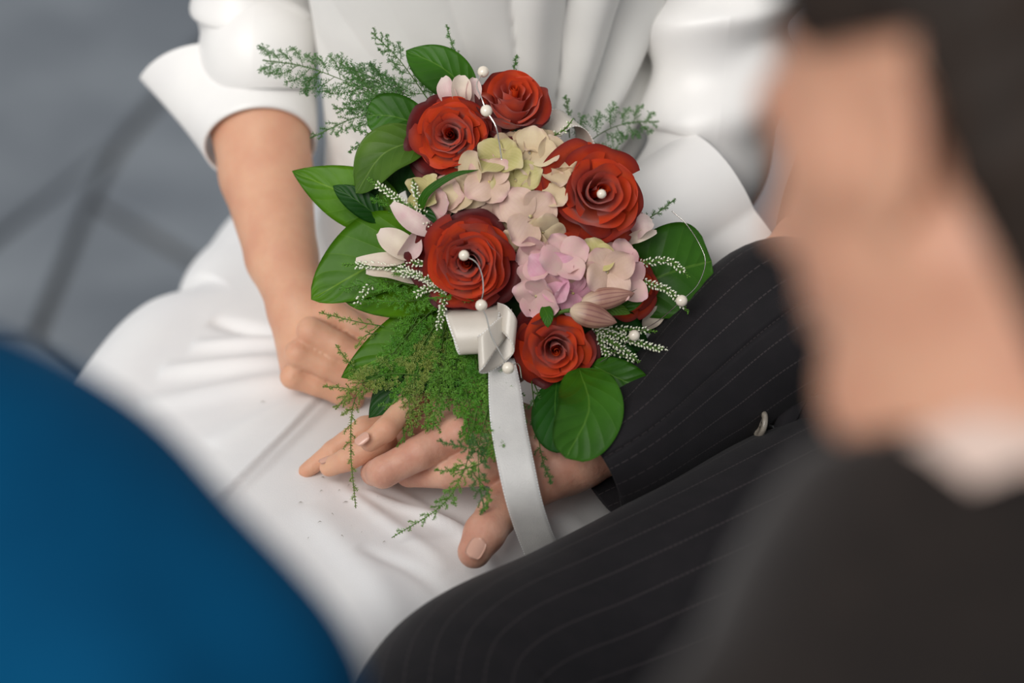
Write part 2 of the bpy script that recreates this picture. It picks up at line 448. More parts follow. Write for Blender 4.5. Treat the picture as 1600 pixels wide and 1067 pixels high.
fing_r = [curl(Z(520, 488, 0.684), Z(592, 532, 0.672), 22.5, 20), curl(Z(486, 517, 0.680), Z(572, 562, 0.664), 23, 20),
          curl(Z(466, 552, 0.666), Z(552, 590, 0.650), 22, 19), curl(Z(458, 588, 0.648), Z(530, 613, 0.636), 20, 17)]
thumb_r = [(*Z(500, 490, 0.668), 28), (*Z(560, 500, 0.672), 25), (*Z(615, 515, 0.680), 21)]
def bride_right(P):
    d = chain(P, arm_r, 12)
    pm = None
    for c in palm_r:
        e = chain(P, c, 6); pm = e if pm is None else smin(pm, e, 10)
    d = smin(d, pm, 16)
    fg = None
    for c in fing_r:
        e = chain(P, c, 5); fg = e if fg is None else smin(fg, e, 2.2)
    d = smin(d, fg, 7)
    d = smin(d, chain(P, thumb_r, 5), 8)
    for c in fing_r: d = smin(d, np.linalg.norm(P - np.array(c[0][:3]) - np.array([-2, 0, 6]), axis=-1) - 17, 9)   # knuckles
    return d
V1, F1 = net(bride_right, (290, 0, -640), (660, 680, 0), 4.0, 2)
# her left arm, reaching behind the bouquet to the clasped hands
arm_l = [(*Z(1070, 295, 0.735), 72), (*Z(1030, 330, 0.727), 72), (*Z(900, 450, 0.707), 62), (*Z(790, 555, 0.688), 46), (*Z(752, 585, 0.684), 44)]
palm_l = [[(*Z(745, 590, 0.685), 40), (*Z(668, 600, 0.682), 28)], [(*Z(745, 595, 0.68), 40), (*Z(650, 635, 0.660), 27)], [(*Z(745, 600, 0.675), 36), (*Z(640, 660, 0.648), 24)]]
fing_l = [[(*Z(668, 598, 0.684), 22), (*Z(636, 634, 0.683), 20), (*Z(602, 672, 0.679), 19), (*Z(578, 690, 0.672), 16.5)],
          [(*Z(650, 638, 0.662), 20), (*Z(598, 690, 0.652), 20), (*Z(542, 718, 0.640), 18.5), (*Z(514, 730, 0.630), 15.5)],
          [(*Z(640, 655, 0.650), 18), (*Z(570, 668, 0.648), 18), (*Z(520, 704, 0.634), 16), (*Z(478, 736, 0.620), 12.5)]]
def bride_left(P):
    d = chain(P, arm_l, 12)
    for c in palm_l: d = smin(d, chain(P, c, 6), 12)
    fg = None
    for c in fing_l:
        e = chain(P, c, 5); fg = e if fg is None else smin(fg, e, 2)
    return smin(d, fg, 7)
V2, F2 = net(bride_left, (440, 150, -620), (1215, 790, 100), 4.0, 2)
V2h = V2
# trunk, neck and head (above the picture), low detail
def trunk(P):
    d = ell_sdf(P, (-0.02, 0.285, 0.66), (0.10, 0.075, 0.2))
    d = smin(d, ell_sdf(P, (-0.02, 0.29, 0.98), (0.13, 0.075, 0.16)), 0.08)
    for s in (-1, 1): d = smin(d, cap_sdf(P, (-0.02 + s * 0.155, 0.298, 1.07), (-0.02 + s * 0.168, 0.31, 0.86), 0.032, 0.024), 0.04)
    d = smin(d, cap_sdf(P, (-0.02, 0.295, 1.1), (-0.02, 0.28, 1.24), 0.05, 0.046), 0.04)
    return d
V3, F3 = net(trunk, (-0.3, 0.14, 0.42), (0.26, 0.42, 1.28), 0.012, 1)
hv, hf, hhv, hhf = head_mesh((-0.02, 0.27, 1.36), (0.0, -1, -0.25), (0, -0.2, 1), 0.006, female=True)
bv, bf, _ = merge([(WV(V1), flip(F1)), (WV(V2), flip(F2)), (V3, F3), (hv, hf)])
body_b = mk('body', bv, bf, M['skin_bride'], bride, label='bare forearms and hands of the bride')
mk('hair', hhv, hhf, M['hair'], bride)
nail(body_b, (*Z(572, 693, 0.6735),), (-24, 18, -2), (-0.35, -0.62, 0.75), 16.5, 13.5, 11.5)
nail(body_b, (*Z(513, 729, 0.6305),), (-28, 12, 0), (-0.2, -0.9, 0.45), 15.5, 11, 10.5)

# skirt: one cloth over lap and knees, falling to the floor
contour = [(-.19, .43), (-.240, .35), (-.254, .308), (-.250, .284), (-.288, .258), (-.318, .19), (-.35, .06), (-.355, -.08), (-.31, -.2), (-.22, -.27), (-.14, -.24),
           (-.06, -.16), (.02, -.085), (.10, -.01), (.17, .06), (.19, .18), (.19, .30), (.14, .43), (0, .47)]
NP, NT, ND = 420, 130, 40
cc = spline(contour, NP, True); C0 = np.array([-.09, .09])
creases = []
def crease(a, b, amp, wid, kind='ridge', z=0.61):
    ax, ay = lapxy(*a, z); bx, by = lapxy(*b, z); creases.append((np.array([ax, ay]), np.array([bx, by]), amp, wid, kind))
crease((585, 570), (340, 815), 0.0065, 0.0012, 'step')
crease((575, 590), (330, 830), 0.003, 0.004, 'ridge')
crease((470, 560), (300, 545), 0.006, 0.008)
crease((455, 590), (250, 585), 0.007, 0.010)
crease((470, 620), (220, 640), 0.006, 0.012)
crease((440, 545), (330, 505), -0.006, 0.007)
crease((520, 640), (330, 720), 0.004, 0.012)
crease((560, 770), (735, 835), 0.0035, 0.004)
crease((600, 760), (830, 900), 0.004, 0.006)
crease((520, 760), (700, 880), 0.003, 0.006)
crease((480, 800), (640, 960), 0.004, 0.014)
crease((560, 860), (700, 905), -0.003, 0.006)
crease((860, 790), (960, 800), 0.004, 0.007)
def lap_z(x, y):
    z = 0.61 + 0 * x
    # the two thighs under the cloth
    for (ax, ay), (bx, by), w, a in (((-.09, .26), (-.24, -.16), .07, .012), ((.06, .22), (-.10, -.12), .07, .0)):
        t = np.clip(((x - ax) * (bx - ax) + (y - ay) * (by - ay)) / ((bx - ax) ** 2 + (by - ay) ** 2), 0, 1)
        dd = np.hypot(x - ax - t * (bx - ax), y - ay - t * (by - ay)); z = z + a * np.exp(-(dd / w) ** 2)
    for a, b, amp, w, kind in creases:
        ab = b - a; L = np.hypot(*ab); t = ((x - a[0]) * ab[0] + (y - a[1]) * ab[1]) / L ** 2
        s = ((x - a[0]) * ab[1] - (y - a[1]) * ab[0]) / L
        env = np.exp(-np.clip(np.maximum(-t, t - 1), 0, 9) ** 2 / 0.03)
        if kind == 'step': z = z + amp * env * (0.5 + 0.5 * np.tanh(s / w)) * np.exp(-np.clip(s, 0, 9) / 0.09)
        else: z = z + amp * env * np.exp(-(s / w) ** 2) * np.sin(np.clip(t, 0, 1) * math.pi) ** 0.5
    return z
tt = np.linspace(0.0, 1, NT) ** 0.8
ring = C0 + tt[:, None, None] * (cc - C0)[None]
ed = np.clip((tt - 0.74) / 0.26, 0, 1); drop = 0.055 * (1 - np.sqrt(np.clip(1 - ed ** 2, 0, 1)))
zz = lap_z(ring[..., 0], ring[..., 1]) - drop[:, None]
top = np.concatenate([ring, zz[..., None]], -1)
ph = np.linspace(0, 2 * math.pi, NP, endpoint=False)
dirn = norm(cc - C0)
free = np.clip((-cc[:, 0] + 0.0) / 0.2, 0, 1) * np.clip((cc[:, 1] + 0.3) / 0.1, 0.3, 1)   # flare only on her free side
dn = np.linspace(0, 1, ND + 1)[1:]
fold = (np.sin(ph * 13 + 0.6) + 0.6 * np.sin(ph * 23 + 2)) * 0.014
flare = dn[:, None] * (0.10 * free)[None] + (np.clip(dn * 2.2, 0, 1)[:, None]) * fold[None] * (0.25 + 0.75 * free)[None]
low = np.concatenate([cc[None] + dirn[None] * flare[..., None], (zz[-1][None] * (1 - dn[:, None]) + 0.004 * dn[:, None])[..., None]], -1)
sk = np.concatenate([top, low], 0)
mk('skirt', sk.reshape(-1, 3), grid_faces(NT + ND, NP, False, True), M['dress'], bride)

# bodice, pleats fanning up from the waist
zl = np.linspace(0.56, 1.12, 150); nb = 200
prof = spline([(0.56, .165, .125), (0.62, .135, .10), (0.68, .122, .092), (0.75, .120, .092), (0.85, .13, .102), (0.95, .148, .118), (1.04, .155, .105), (1.12, .12, .08)], 400)
aa = np.interp(zl, prof[:, 0], prof[:, 1]); bb = np.interp(zl, prof[:, 0], prof[:, 2])
th = np.linspace(0, 2 * math.pi, nb * 2, endpoint=False); TH_, ZL = np.meshgrid(th, zl); 
A2 = aa[:, None]; B2 = bb[:, None]
front = np.clip(-np.sin(TH_), 0, 1)
fx, fz = 0.022, 0.66                                    # pleats meet at the waist, right of the middle
ang = np.arctan2((A2 * np.cos(TH_)) - fx, np.maximum(ZL - fz, 0.01)); rad = np.hypot(A2 * np.cos(TH_) - fx, ZL - fz)
amp = 0.0075 * front ** 0.5 * np.clip((rad - 0.03) / 0.12, 0, 1) * np.clip(0.30 + (ang + 0.15) * 2.4, 0.10, 1)
pl = amp * (np.abs(np.sin(ang * 17 + 0.3 * np.sin(ZL * 30))) ** 0.7 * 2 - 1 + 0.5 * np.sin(ang * 29 + 1))
V = np.stack([-0.018 + (A2 + pl) * np.cos(TH_), 0.275 + (B2 + pl) * np.sin(TH_), ZL], -1)
mk('bodice', V.reshape(-1, 3), grid_faces(150, nb * 2, False, True), M['bodice'], bride)

# jacket sleeves with turned-back cuffs
def cuff(parent, p0, p1, r0, r1, side, spike, width=0.85, down=0.0, th=0.0022):
    """band around the arm: fold ring r0 at p0, open flared edge r1 at p1; a pointed corner sticks out to 'side'"""
    p0, p1 = np.asarray(p0, float), np.asarray(p1, float); ax = norm(p1 - p0)
    e1 = norm(np.asarray(side, float) - ax * np.dot(side, ax)); e2 = np.cross(ax, e1)
    n, m_ = 96, 14; a = np.linspace(-math.pi, math.pi, n, endpoint=False); t = np.linspace(0, 1, m_)
    Aa, T = np.meshgrid(a, t, indexing='ij')
    sp = np.clip(1 - np.abs(Aa) / width, 0, 1) ** 1.15
    R = r0 + (r1 - r0) * T ** 0.8 + spike * sp * T ** 1.1 + 0.002 * np.sin(Aa * 3 + 1) * T
    out = p0 + (T + down * sp * T)[..., None] * (p1 - p0) + R[..., None] * (np.cos(Aa)[..., None] * e1 + np.sin(Aa)[..., None] * e2)
    inn = p0 + (T + down * sp * T)[..., None] * (p1 - p0) + (R - th)[..., None] * (np.cos(Aa)[..., None] * e1 + np.sin(Aa)[..., None] * e2)
    # fold ring rolls over to the inside
    G = np.concatenate([out[:, ::-1], inn], 1)
    return mk('cuff', G.reshape(-1, 3), grid_faces(n, 2 * m_, True, False), M['satin'], parent)
el_r = W(405, 95, -500)
sl_pts = [(-0.195, 0.300, 1.07), (-0.197, 0.310, 0.95), (*W(408, 0, -500),), (*W(402, 85, -480),), (*W(403, 140, -482),)]
def sl_disp_r(s, th_):
    e = np.exp(-((s - 0.62) / 0.2) ** 2)
    return 0.0095 * e * np.sin(s * 30 + 2.0 * np.cos(th_ - 0.6) + 1.2) + 0.004 * np.sin(2 * th_ + s * 9) + 0.006 * np.exp(-((s - 0.52 - 0.10 * np.cos(th_ + 0.9)) / 0.035) ** 2) * np.clip(np.cos(th_), 0, 1) - 0.005 * np.exp(-((s - 0.60 - 0.10 * np.cos(th_ + 0.9)) / 0.03) ** 2) * np.clip(np.cos(th_), 0, 1)
v, f, uv = tube(sl_pts, [0.055, 0.052, 0.050, 0.048, 0.041], 110, 72, hint=(0, -1, 0), disp=sl_disp_r, cap=False)
slv = mk('sleeve', v, f, M['satin'], bride)
cuff(slv, W(406, 226, -440), W(398, 122, -535), 0.0415, 0.047, np.array(W(230, 130, -420)) - W(400, 130, -420), 0.036, 1.1, 0.12)

sl_pts = [(0.165, 0.300, 1.09), (0.172, 0.305, 0.98), (*W(1135, -20, -340),), (*W(1122, 120, -350),), (*W(1105, 240, -360),), (*W(1050, 330, -330),)]
def sl_disp_l(s, th_):
    e = np.exp(-((s - 0.66) / 0.2) ** 2)
    return 0.009 * e * np.sin(s * 34 - 2.2 * np.cos(th_ - 0.9)) + 0.004 * np.sin(2 * th_ + s * 7)
v, f, uv = tube(sl_pts, [0.055, 0.054, 0.053, 0.052, 0.046, 0.042], 120, 72, hint=(0, -1, 0), disp=sl_disp_l, cap=False)
slv = mk('sleeve', v, f, M['satin'], bride)
cuff(slv, W(985, 392, -262), W(1112, 300, -325), 0.042, 0.052, np.array(W(1300, 400, -300)) - W(1105, 300, -325), 0.046, 0.7, 0.0)
mk('fallen_needles', *(lambda P: (P[0], P[1]))(merge([
    (lambda x, y, a, l: (np.array([(x - math.cos(a) * l, y - math.sin(a) * l, lap_z(np.array(x), np.array(y)) + .0008), (x, y - .0004, lap_z(np.array(x), np.array(y)) + .0016),
     (x + math.cos(a) * l, y + math.sin(a) * l, lap_z(np.array(x), np.array(y)) + .0008), (x, y + .0004, lap_z(np.array(x), np.array(y)) + .0016)], float), [[0, 1, 2, 3]]))(
     *[float(k) for k in lapxy(px, py)], random.uniform(0, 3), random.uniform(.0012, .0022))
    for px, py in ((502, 780), (540, 793), (530, 778), (555, 800), (482, 852), (549, 830), (585, 810), (565, 838), (412, 660), (500, 830), (520, 815), (545, 770), (575, 775), (470, 800), (600, 850), (535, 850), (590, 785), (505, 760))])),
   mat('dry_needle', lin(110, 104, 84), rough=0.8), bride, kind='stuff', label='tiny dry fern needles fallen on the skirt')
# ------------------------------------------------------------------ groom
groom = root('person', 'groom in dark pinstripe suit resting his hand on the white lap', 'person', (0.3, 0.1, 0.0))
wr = (*Z(905, 712, 0.655), 46)
palm_g = [[(*Z(960, 690, 0.662), 50), wr], [wr, (*Z(765, 722, 0.652), 35)], [wr, (*Z(716, 678, 0.666), 34)], [wr, (*Z(692, 640, 0.668), 31)], [wr, (*Z(700, 612, 0.660), 28)],
          [(*Z(880, 735, 0.645), 42), (*Z(800, 752, 0.638), 35)], [(*Z(790, 700, 0.66), 34), (*Z(740, 660, 0.66), 30)]]
fing_g = [[(*Z(762, 726, 0.657), 33), (*Z(700, 738, 0.648), 26), (*Z(640, 738, 0.634), 23), (*Z(606, 715, 0.622), 20)],          # index, tucked under
          [(*Z(712, 680, 0.668), 33), (*Z(655, 708, 0.664), 27), (*Z(598, 738, 0.648), 25), (*Z(585, 738, 0.628), 21), (*Z(612, 725, 0.618), 19)],   # middle, bent
          [(*Z(690, 640, 0.668), 29), (*Z(640, 668, 0.660), 22), (*Z(600, 690, 0.645), 20), (*Z(585, 695, 0.63), 18)],
          [(*Z(698, 612, 0.660), 26), (*Z(650, 640, 0.652), 20), (*Z(620, 655, 0.64), 17)]]
thumb_g = [(*Z(872, 736, 0.648), 42), (*Z(806, 770, 0.638), 36), (*Z(778, 803, 0.635), 32.5), (*Z(757, 833, 0.632), 32), (*Z(741, 862, 0.627), 26.5)]
def groom_hand(P):
    pm = None
    for c in palm_g:
        e = chain(P, c, 6); pm = e if pm is None else smin(pm, e, 14)
    fg = None
    for c in fing_g:
        e = chain(P, c, 4); fg = e if fg is None else smin(fg, e, 2.5)
    d = smin(pm, fg, 8)
    d = smin(d, chain(P, thumb_g, 8), 6)
    d = smin(d, np.linalg.norm(P - np.array(Z(600, 736, 0.652)), axis=-1) - 19, 14)
    d = smin(d, np.linalg.norm(P - np.array(Z(716, 676, 0.676)), axis=-1) - 24, 12)
    d = smin(d, np.linalg.norm(P - np.array(Z(694, 636, 0.676)), axis=-1) - 22, 12)
    # tendons on the back of the hand
    d = smin(d, cap_sdf(P, Z(716, 676, 0.676), Z(850, 700, 0.668), 16, 16), 14)
    d = smin(d, cap_sdf(P, Z(700, 640, 0.674), Z(840, 690, 0.668), 14, 16), 14)
    # skin folds over the thumb joint
    ax = norm(np.array(thumb_g[3][:3]) - np.array(thumb_g[2][:3])); t = (P - np.array(thumb_g[2][:3])) @ ax
    near = np.linalg.norm(P - np.array(thumb_g[2][:3]), axis=-1)
    d = d + 0.9 * np.exp(-(near / 46) ** 4) * np.cos(t * 0.75) * np.exp(-(t / 9) ** 2)
    return d
Vg, Fg = net(groom_hand, (550, 560, -330), (1020, 905, 170), 3.4, 2)
def gtrunk(P):
    d = ell_sdf(P, (0.46, 0.28, 0.68), (0.15, 0.10, 0.22))
    d = smin(d, ell_sdf(P, (0.46, 0.29, 1.0), (0.17, 0.10, 0.16)), 0.08)
    d = smin(d, cap_sdf(P, (0.30, 0.29, 1.1), (0.30, 0.18, 0.78), 0.048, 0.04), 0.03)
    d = smin(d, cap_sdf(P, (0.30, 0.18, 0.78), W(1000, 660, -60), 0.04, 0.022), 0.02)
    d = smin(d, cap_sdf(P, (0.62, 0.29, 1.1), (0.66, 0.22, 0.78), 0.048, 0.04), 0.03)
    d = smin(d, cap_sdf(P, (0.46, 0.29, 1.1), (0.46, 0.27, 1.26), 0.055, 0.055), 0.04)
    return d
Vt, Ft = net(gtrunk, (0.05, -0.05, 0.42), (0.76, 0.42, 1.3), 0.014, 1)
hv, hf, hhv, hhf = head_mesh((0.46, 0.25, 1.42), (-0.35, -1, -0.2), (0, -0.15, 1), 0.006)
bv, bf, _ = merge([(WV(Vg), flip(Fg)), (Vt, Ft), (hv, hf)])
body_g = mk('body', bv, bf, M['skin_groom'], groom, label='large hand with bent fingers and spread thumb')
mk('hair', hhv, hhf, M['hair'], groom)
spot(M['skin_groom'], W(862, 738, 98), 0.0075, lin(186, 96, 80), 0.6, ORG[groom.name])
spot(M['skin_groom'], W(886, 724, 74), 0.006, lin(190, 104, 88), 0.5, ORG[groom.name])
nail(body_g, (*Z(738, 867, 0.6275),), (-16, 29, 18), (0.22, -0.42, 0.9), 26, 20, 15)

# jacket sleeve with pinstripes along the arm
sp = [(0.31, 0.29, 1.10), (0.315, 0.25, 0.93), (*W(1345, 440, -190),), (*W(1200, 515, -130),), (*W(1070, 625, -70),), (*WV(Z(985, 700, 0.668)),), (*WV(Z(928, 735, 0.660)),)]
def g_disp(s, t):
    return 0.004 * np.sin(s * 26 + 2 * np.cos(t)) * np.exp(-((s - .6) / .2) ** 2) + 0.002 * np.sin(3 * t + s * 14)
v, f, uv = tube(sp, [0.075, 0.070, 0.066, 0.056, 0.050, 0.0405, 0.034], 140, 80, hint=(0, -1, 0), disp=g_disp, cap=False)
gs = mk('jacket_sleeve', v, f, M['suit_arm'], groom, uv=uv)
gs.modifiers.new('thickness', 'SOLIDIFY').thickness = -0.0016
# jacket body
zl = np.linspace(0.50, 1.16, 60); th = np.linspace(0, 2 * math.pi, 97)
pr = spline([(0.50, .215, .165), (0.62, .205, .155), (0.8, .195, .14), (0.98, .215, .14), (1.08, .20, .12), (1.16, .10, .08)], 200)
aa = np.interp(zl, pr[:, 0], pr[:, 1]); bb = np.interp(zl, pr[:, 0], pr[:, 2])
Tt, Zz = np.meshgrid(th, zl)
V = np.stack([0.46 + aa[:, None] * np.cos(Tt) * (1 + 0.01 * np.sin(Zz * 40 + 3 * Tt)), 0.27 + bb[:, None] * np.sin(Tt), Zz], -1)
mk('jacket', V.reshape(-1, 3), grid_faces(60, 97), M['suit'], groom, uv=np.stack([Zz, Tt * 0.17], -1).reshape(-1, 2))
# front of the jacket falling over the hip, with its stitched edge and one button
def patch(rows, nu=30, nv=24):
    R = np.stack([spline(r, nv) for r in rows]); return np.stack([spline(R[:, j], nu) for j in range(nv)], 1)
G = patch([[(1300, 500, -130), (1262, 575, -110), (1232, 640, -80), (1208, 700, -60)],
           [(1345, 510, -110), (1310, 590, -90), (1285, 660, -60), (1270, 720, -40)],
           [(1420, 510, -110), (1410, 600, -90), (1400, 690, -60), (1400, 760, -50)]])
GW = WV(G); uvp = np.stack([np.repeat(np.linspace(0, .1, 30)[:, None], 24, 1), np.repeat(np.linspace(0, .08, 24)[None], 30, 0)], -1)
jf = mk('jacket_front', GW.reshape(-1, 3), grid_faces(30, 24), M['suit'], groom, uv=uvp)
jf.modifiers.new('thickness', 'SOLIDIFY').thickness = 0.003
G = patch([[(1287, 525, -112), (1252, 590, -92), (1224, 640, -66), (1207, 672, -50)],
           [(1297, 527, -108), (1263, 592, -88), (1235, 644, -62), (1217, 677, -46)],
           [(1308, 530, -112), (1275, 595, -92), (1247, 648, -66), (1230, 682, -50)]], 12, 30)
uvp = np.stack([np.repeat(np.linspace(0, .1, 30)[None], 12, 0), np.repeat(np.linspace(0.0014, .0150, 12)[:, None], 30, 1)], -1)
je = mk('jacket_edge', WV(G).reshape(-1, 3), grid_faces(12, 30), M['suit'], groom, uv=uvp)
je.modifiers.new('thickness', 'SOLIDIFY').thickness = 0.003
# the button stands on edge: disc with rim, hollow and four holes
bc = W(1189, 663, -30); bn = norm(np.array(W(1150, 655, -18)) - bc); b1 = norm(np.cross(bn, (0.1, 0.3, 1))); b2 = np.cross(bn, b1)
prof_b = [(0, .0006), (.0045, .0006), (.0062, .0018), (.0085, .0022), (.0096, .0014), (.0098, 0), (.0092, -.0014), (.005, -.002), (0, -.002)]
a = np.linspace(0, 2 * math.pi, 32, endpoint=False)
V = np.array([bc + r * (math.cos(t) * b1 + math.sin(t) * b2) + h_ * bn for r, h_ in prof_b for t in a])
bt = mk('button', V, grid_faces(len(prof_b), 32, False, True), M['horn'], groom, label='pale horn button seen edge on')
hv_ = []
for t in (0.785, 2.356, 3.927, 5.498):
    c_ = bc + .0022 * (math.cos(t) * b1 + math.sin(t) * b2) + .0008 * bn
    hv_.append((np.array([c_ + .0007 * (math.cos(x) * b1 + math.sin(x) * b2) for x in np.linspace(0, 2 * math.pi, 8, endpoint=False)]), [list(range(8))]))
hm = merge(hv_); mk('button_holes', hm[0], hm[1], M['shoe'], bt)
v, f, uv = tube([W(1196, 664, -34), W(1206, 668, -46)], [.002, .002], 4, 8); mk('button_thread', v, f, M['shoe'], bt)
# trousers: near leg across the front of the picture, knee, shin; far leg
def leg(pts, rad, name, hint=(0, 0, 1)):
    d_ = lambda s, t: 0.0030 * np.sin(s * 22 + 2.0 * np.cos(t) + 1) * (0.4 + np.exp(-((s - .5) / .12) ** 2)) + 0.0012 * np.sin(4 * t + s * 17)
    v, f, uv = tube(pts, rad, 150, 96, hint=hint, disp=d_)
    return mk(name, v, f, M['suit'], groom, uv=uv)
kn = W(700, 1094, 330)
leg([(0.47, 0.20, 0.535), (0.36, 0.10, 0.548), (*W(1170, 925, 20),), (*W(912, 1042, 150),), (*W(742, 1120, 310),), (*W(712, 1250, 400),), (*W(710, 1570, 330),), (kn[0] + .0, kn[1] - 0.02, 0.10), (kn[0], kn[1] - 0.02, 0.07)],
    [0.11, 0.102, 0.094, 0.086, 0.074, 0.068, 0.066, 0.06, 0.06], 'trouser_leg')
leg([(0.52, 0.22, 0.54), (0.52, 0.02, 0.55), (0.50, -0.20, 0.57), (0.49, -0.27, 0.52), (0.49, -0.28, 0.3), (0.49, -0.28, 0.08)], [0.11, 0.10, 0.08, 0.07, 0.065, 0.06], 'trouser_leg', (0, 0, 1))
def shoe(x, y, parent):
    def s_(P):
        d = ell_sdf(P, (x, y - 0.06, 0.04), (0.045, 0.13, 0.04)); d = smin(d, ell_sdf(P, (x, y + 0.0, 0.07), (0.04, 0.055, 0.05)), 0.02)
        return np.maximum(d, 0.003 - P[..., 2])
    v, f = net(s_, (x - .07, y - .22, -.01), (x + .07, y + .09, .15), 0.008, 1)
    mk('shoe', v, f, M['shoe'], parent)
shoe(kn[0], kn[1] - .02, groom); shoe(0.49, -0.29, groom)

# ------------------------------------------------------------------ guest with the dark hair, near the camera
def WD(px, py, d):          # pixel + distance d along the view (metres past the focus plane)
    return W(px, py, -d / K)
gm = WD(1545, 225, -1.14)
guest = root('person', 'brown haired guest in dark jacket seen from behind at right', 'person', (float(gm[0]), float(gm[1]), 0.0))
vr, vu, vt = np.array([1, 0, 0.]), np.array([0, SN, CS]), np.array([0, -CS, SN])
yaw = math.radians(46)
fw = -math.sin(yaw) * vr - math.cos(yaw) * vt - 0.10 * vu
hd_up = norm(0.95 * vu + 0.25 * vt + 0.16 * vr); hd_up = norm(hd_up - norm(fw) * norm(fw).dot(hd_up))
hv, hf, hhv, hhf = head_mesh(gm, fw, hd_up, 0.0035, neck=0.16, hair_len=0.012, nx=0.02)
nb_ = gm - 0.128 * hd_up + 0.008 * norm(fw)
gl = norm(np.cross((0, 0, 1), fw * np.array([1, 1, 0]))); gf = norm(fw * np.array([1, 1, 0]))
def gtorso_pts():
    sh = nb_ + np.array([0, 0, -0.004])
    return sh
shc = gtorso_pts()
def hand_sdf(P, w, d, s):
    """relaxed hand from wrist w along d, thumb towards s"""
    d = norm(d); s = norm(np.asarray(s, float) - d * np.dot(s, d)); dn_ = np.array([0, 0, -1.0])
    e = cap_sdf(P, w, w + d * .05, .026, .024)
    for k, (o_, ln) in enumerate(((.026, .075), (.009, .084), (-.009, .078), (-.026, .062))):
        b = w + d * .075 + s * o_; e = smin(e, cap_sdf(P, w + d * .02 + s * o_ * .5, b, .016, .0125), .01)
        m_ = b + d * ln * .55 + dn_ * .008; e = smin(e, chain(P, [(*b, .0115), (*m_, .010), (*(m_ + d * ln * .4 + dn_ * .022), .008)], .003), .003)
    t_ = w + d * .02 + s * .03; return smin(e, chain(P, [(*t_, .016), (*(t_ + d * .035 + s * .018), .0125), (*(t_ + d * .062 + s * .022), .010)], .004), .008)
ghm = [(hv, hf)]
for s in (-1, 1):
    ce = shc + gl * s * 0.215 + gf * 0.03 + np.array([0, 0, -0.36]); we = shc + gl * s * 0.13 + np.array([-0.05, 0.24, -0.42]); dd_ = norm(we - ce)
    wq = we + dd_ * .03; hv2, hf2 = net(lambda P: hand_sdf(P, wq, dd_, -gl * s), wq - .2, wq + .2, .004, 1); ghm.append((hv2, hf2))
def gskel(P):
    d = smin(cap_sdf(P, nb_, shc + np.array([0, 0, -.12]), .05, .06), cap_sdf(P, shc + np.array([0, 0, -.14]), shc + np.array([0, 0, -.5]), .10, .10), .05)
    for s in (-1, 1):
        a = shc + gl * s * .17 + np.array([0, 0, -.09]); b = shc + gl * s * 0.215 + gf * 0.03 + np.array([0, 0, -0.36]); c = shc + gl * s * 0.13 + np.array([-0.05, 0.24, -0.42])
        d = smin(d, cap_sdf(P, shc + np.array([0, 0, -.1]), a, .045, .04), .03); d = smin(d, smin(cap_sdf(P, a, b, .04, .034), cap_sdf(P, b, c + norm(c - b) * .04, .034, .024), .02), .02)
    return d
ghm.append(net(gskel, shc + np.array([-.36, -.36, -.65]), shc + np.array([.36, .4, .1]), 0.012, 1))
hv, hf, _ = merge(ghm)
mk('body', hv, hf, M['skin_guest'], guest, label='blurred cheek, ear and neck')
mk('hair', hhv, hhf, M['hair'], guest, label='short dark brown hair')
def gjack(P):
    d = None
    for s in (-1, 1):
        a = shc + gl * s * 0.03 + np.array([0, 0, -0.035]); b = shc + gl * s * 0.175 + np.array([0, 0, -0.085])
        e = cap_sdf(P, a, b, 0.072, 0.066); d = e if d is None else smin(d, e, 0.04)
        c = shc + gl * s * 0.215 + gf * 0.03 + np.array([0, 0, -0.36]); d = smin(d, cap_sdf(P, b, c, 0.064, 0.052), 0.03)
        d = smin(d, cap_sdf(P, c, shc + gl * s * 0.13 + np.array([-0.05, 0.24, -0.42]), 0.052, 0.04), 0.03)
    d = smin(d, cap_sdf(P, shc + np.array([0, 0, -0.15]), shc + np.array([0, 0, -0.55]), 0.135, 0.14), 0.08)
    neckhole = cap_sdf(P, shc + np.array([0, 0, -0.04]) + gf * 0.02, shc + hd_up * 0.2 + gf * 0.02, 0.055, 0.075)
    return np.maximum(d, -neckhole)
v, f = net(gjack, shc + np.array([-.36, -.36, -.72]), shc + np.array([.36, .36, .08]), 0.011, 2)
mk('jacket', v, f, M['guest_jacket'], guest, label='dark brown jacket')
def collar(c, up, r, h, parent, m):
    up = norm(up); e1 = norm(np.cross(up, (0.3, 1, 0))); e2 = np.cross(up, e1)
    a = np.linspace(0, 2 * math.pi, 64, endpoint=False)
    prof = [(r + .006, -.5), (r + .005, 0), (r + .001, .9), (r - .001, 1.0), (r - .004, .9), (r - .004, -.5)]
    V = np.array([c + (rr * (math.cos(t) * e1 + math.sin(t) * e2)) + up * h * hh for rr, hh in prof for t in a])
    mk('shirt_collar', V, grid_faces(len(prof), 64, False, True), m, parent, label='white shirt collar')
collar(nb_ - 0.010 * hd_up, norm(hd_up + 0.28 * norm(fw)), 0.064, 0.020, guest, M['shirt'])
# legs of the seated guest and shoes
def glegs(P):
    d = None
    for s in (-1, 1):
        hp = shc + gl * s * 0.09 + np.array([0, 0, -0.62]); kn_ = hp + np.array([-0.06, 0.30, 0]) + gl * s * 0.03; kn_[2] = 0.5
        ft = kn_.copy(); ft[2] = 0.06
        e = smin(cap_sdf(P, hp, kn_, 0.09, 0.065), cap_sdf(P, kn_, ft, 0.062, 0.05), 0.03); d = e if d is None else smin(d, e, 0.02)
    return d
v, f = net(glegs, np.array([shc[0] - .6, shc[1] - .35, 0.0]), np.array([shc[0] + .45, shc[1] + .65, 0.85]), 0.02, 1)
mk('trousers', v, f, M['guest_jacket'], guest)
for s in (-1, 1):
    q_ = shc + gl * s * 0.12 + np.array([-0.06, 0.30, 0]); shoe(q_[0], q_[1] + .03, guest)

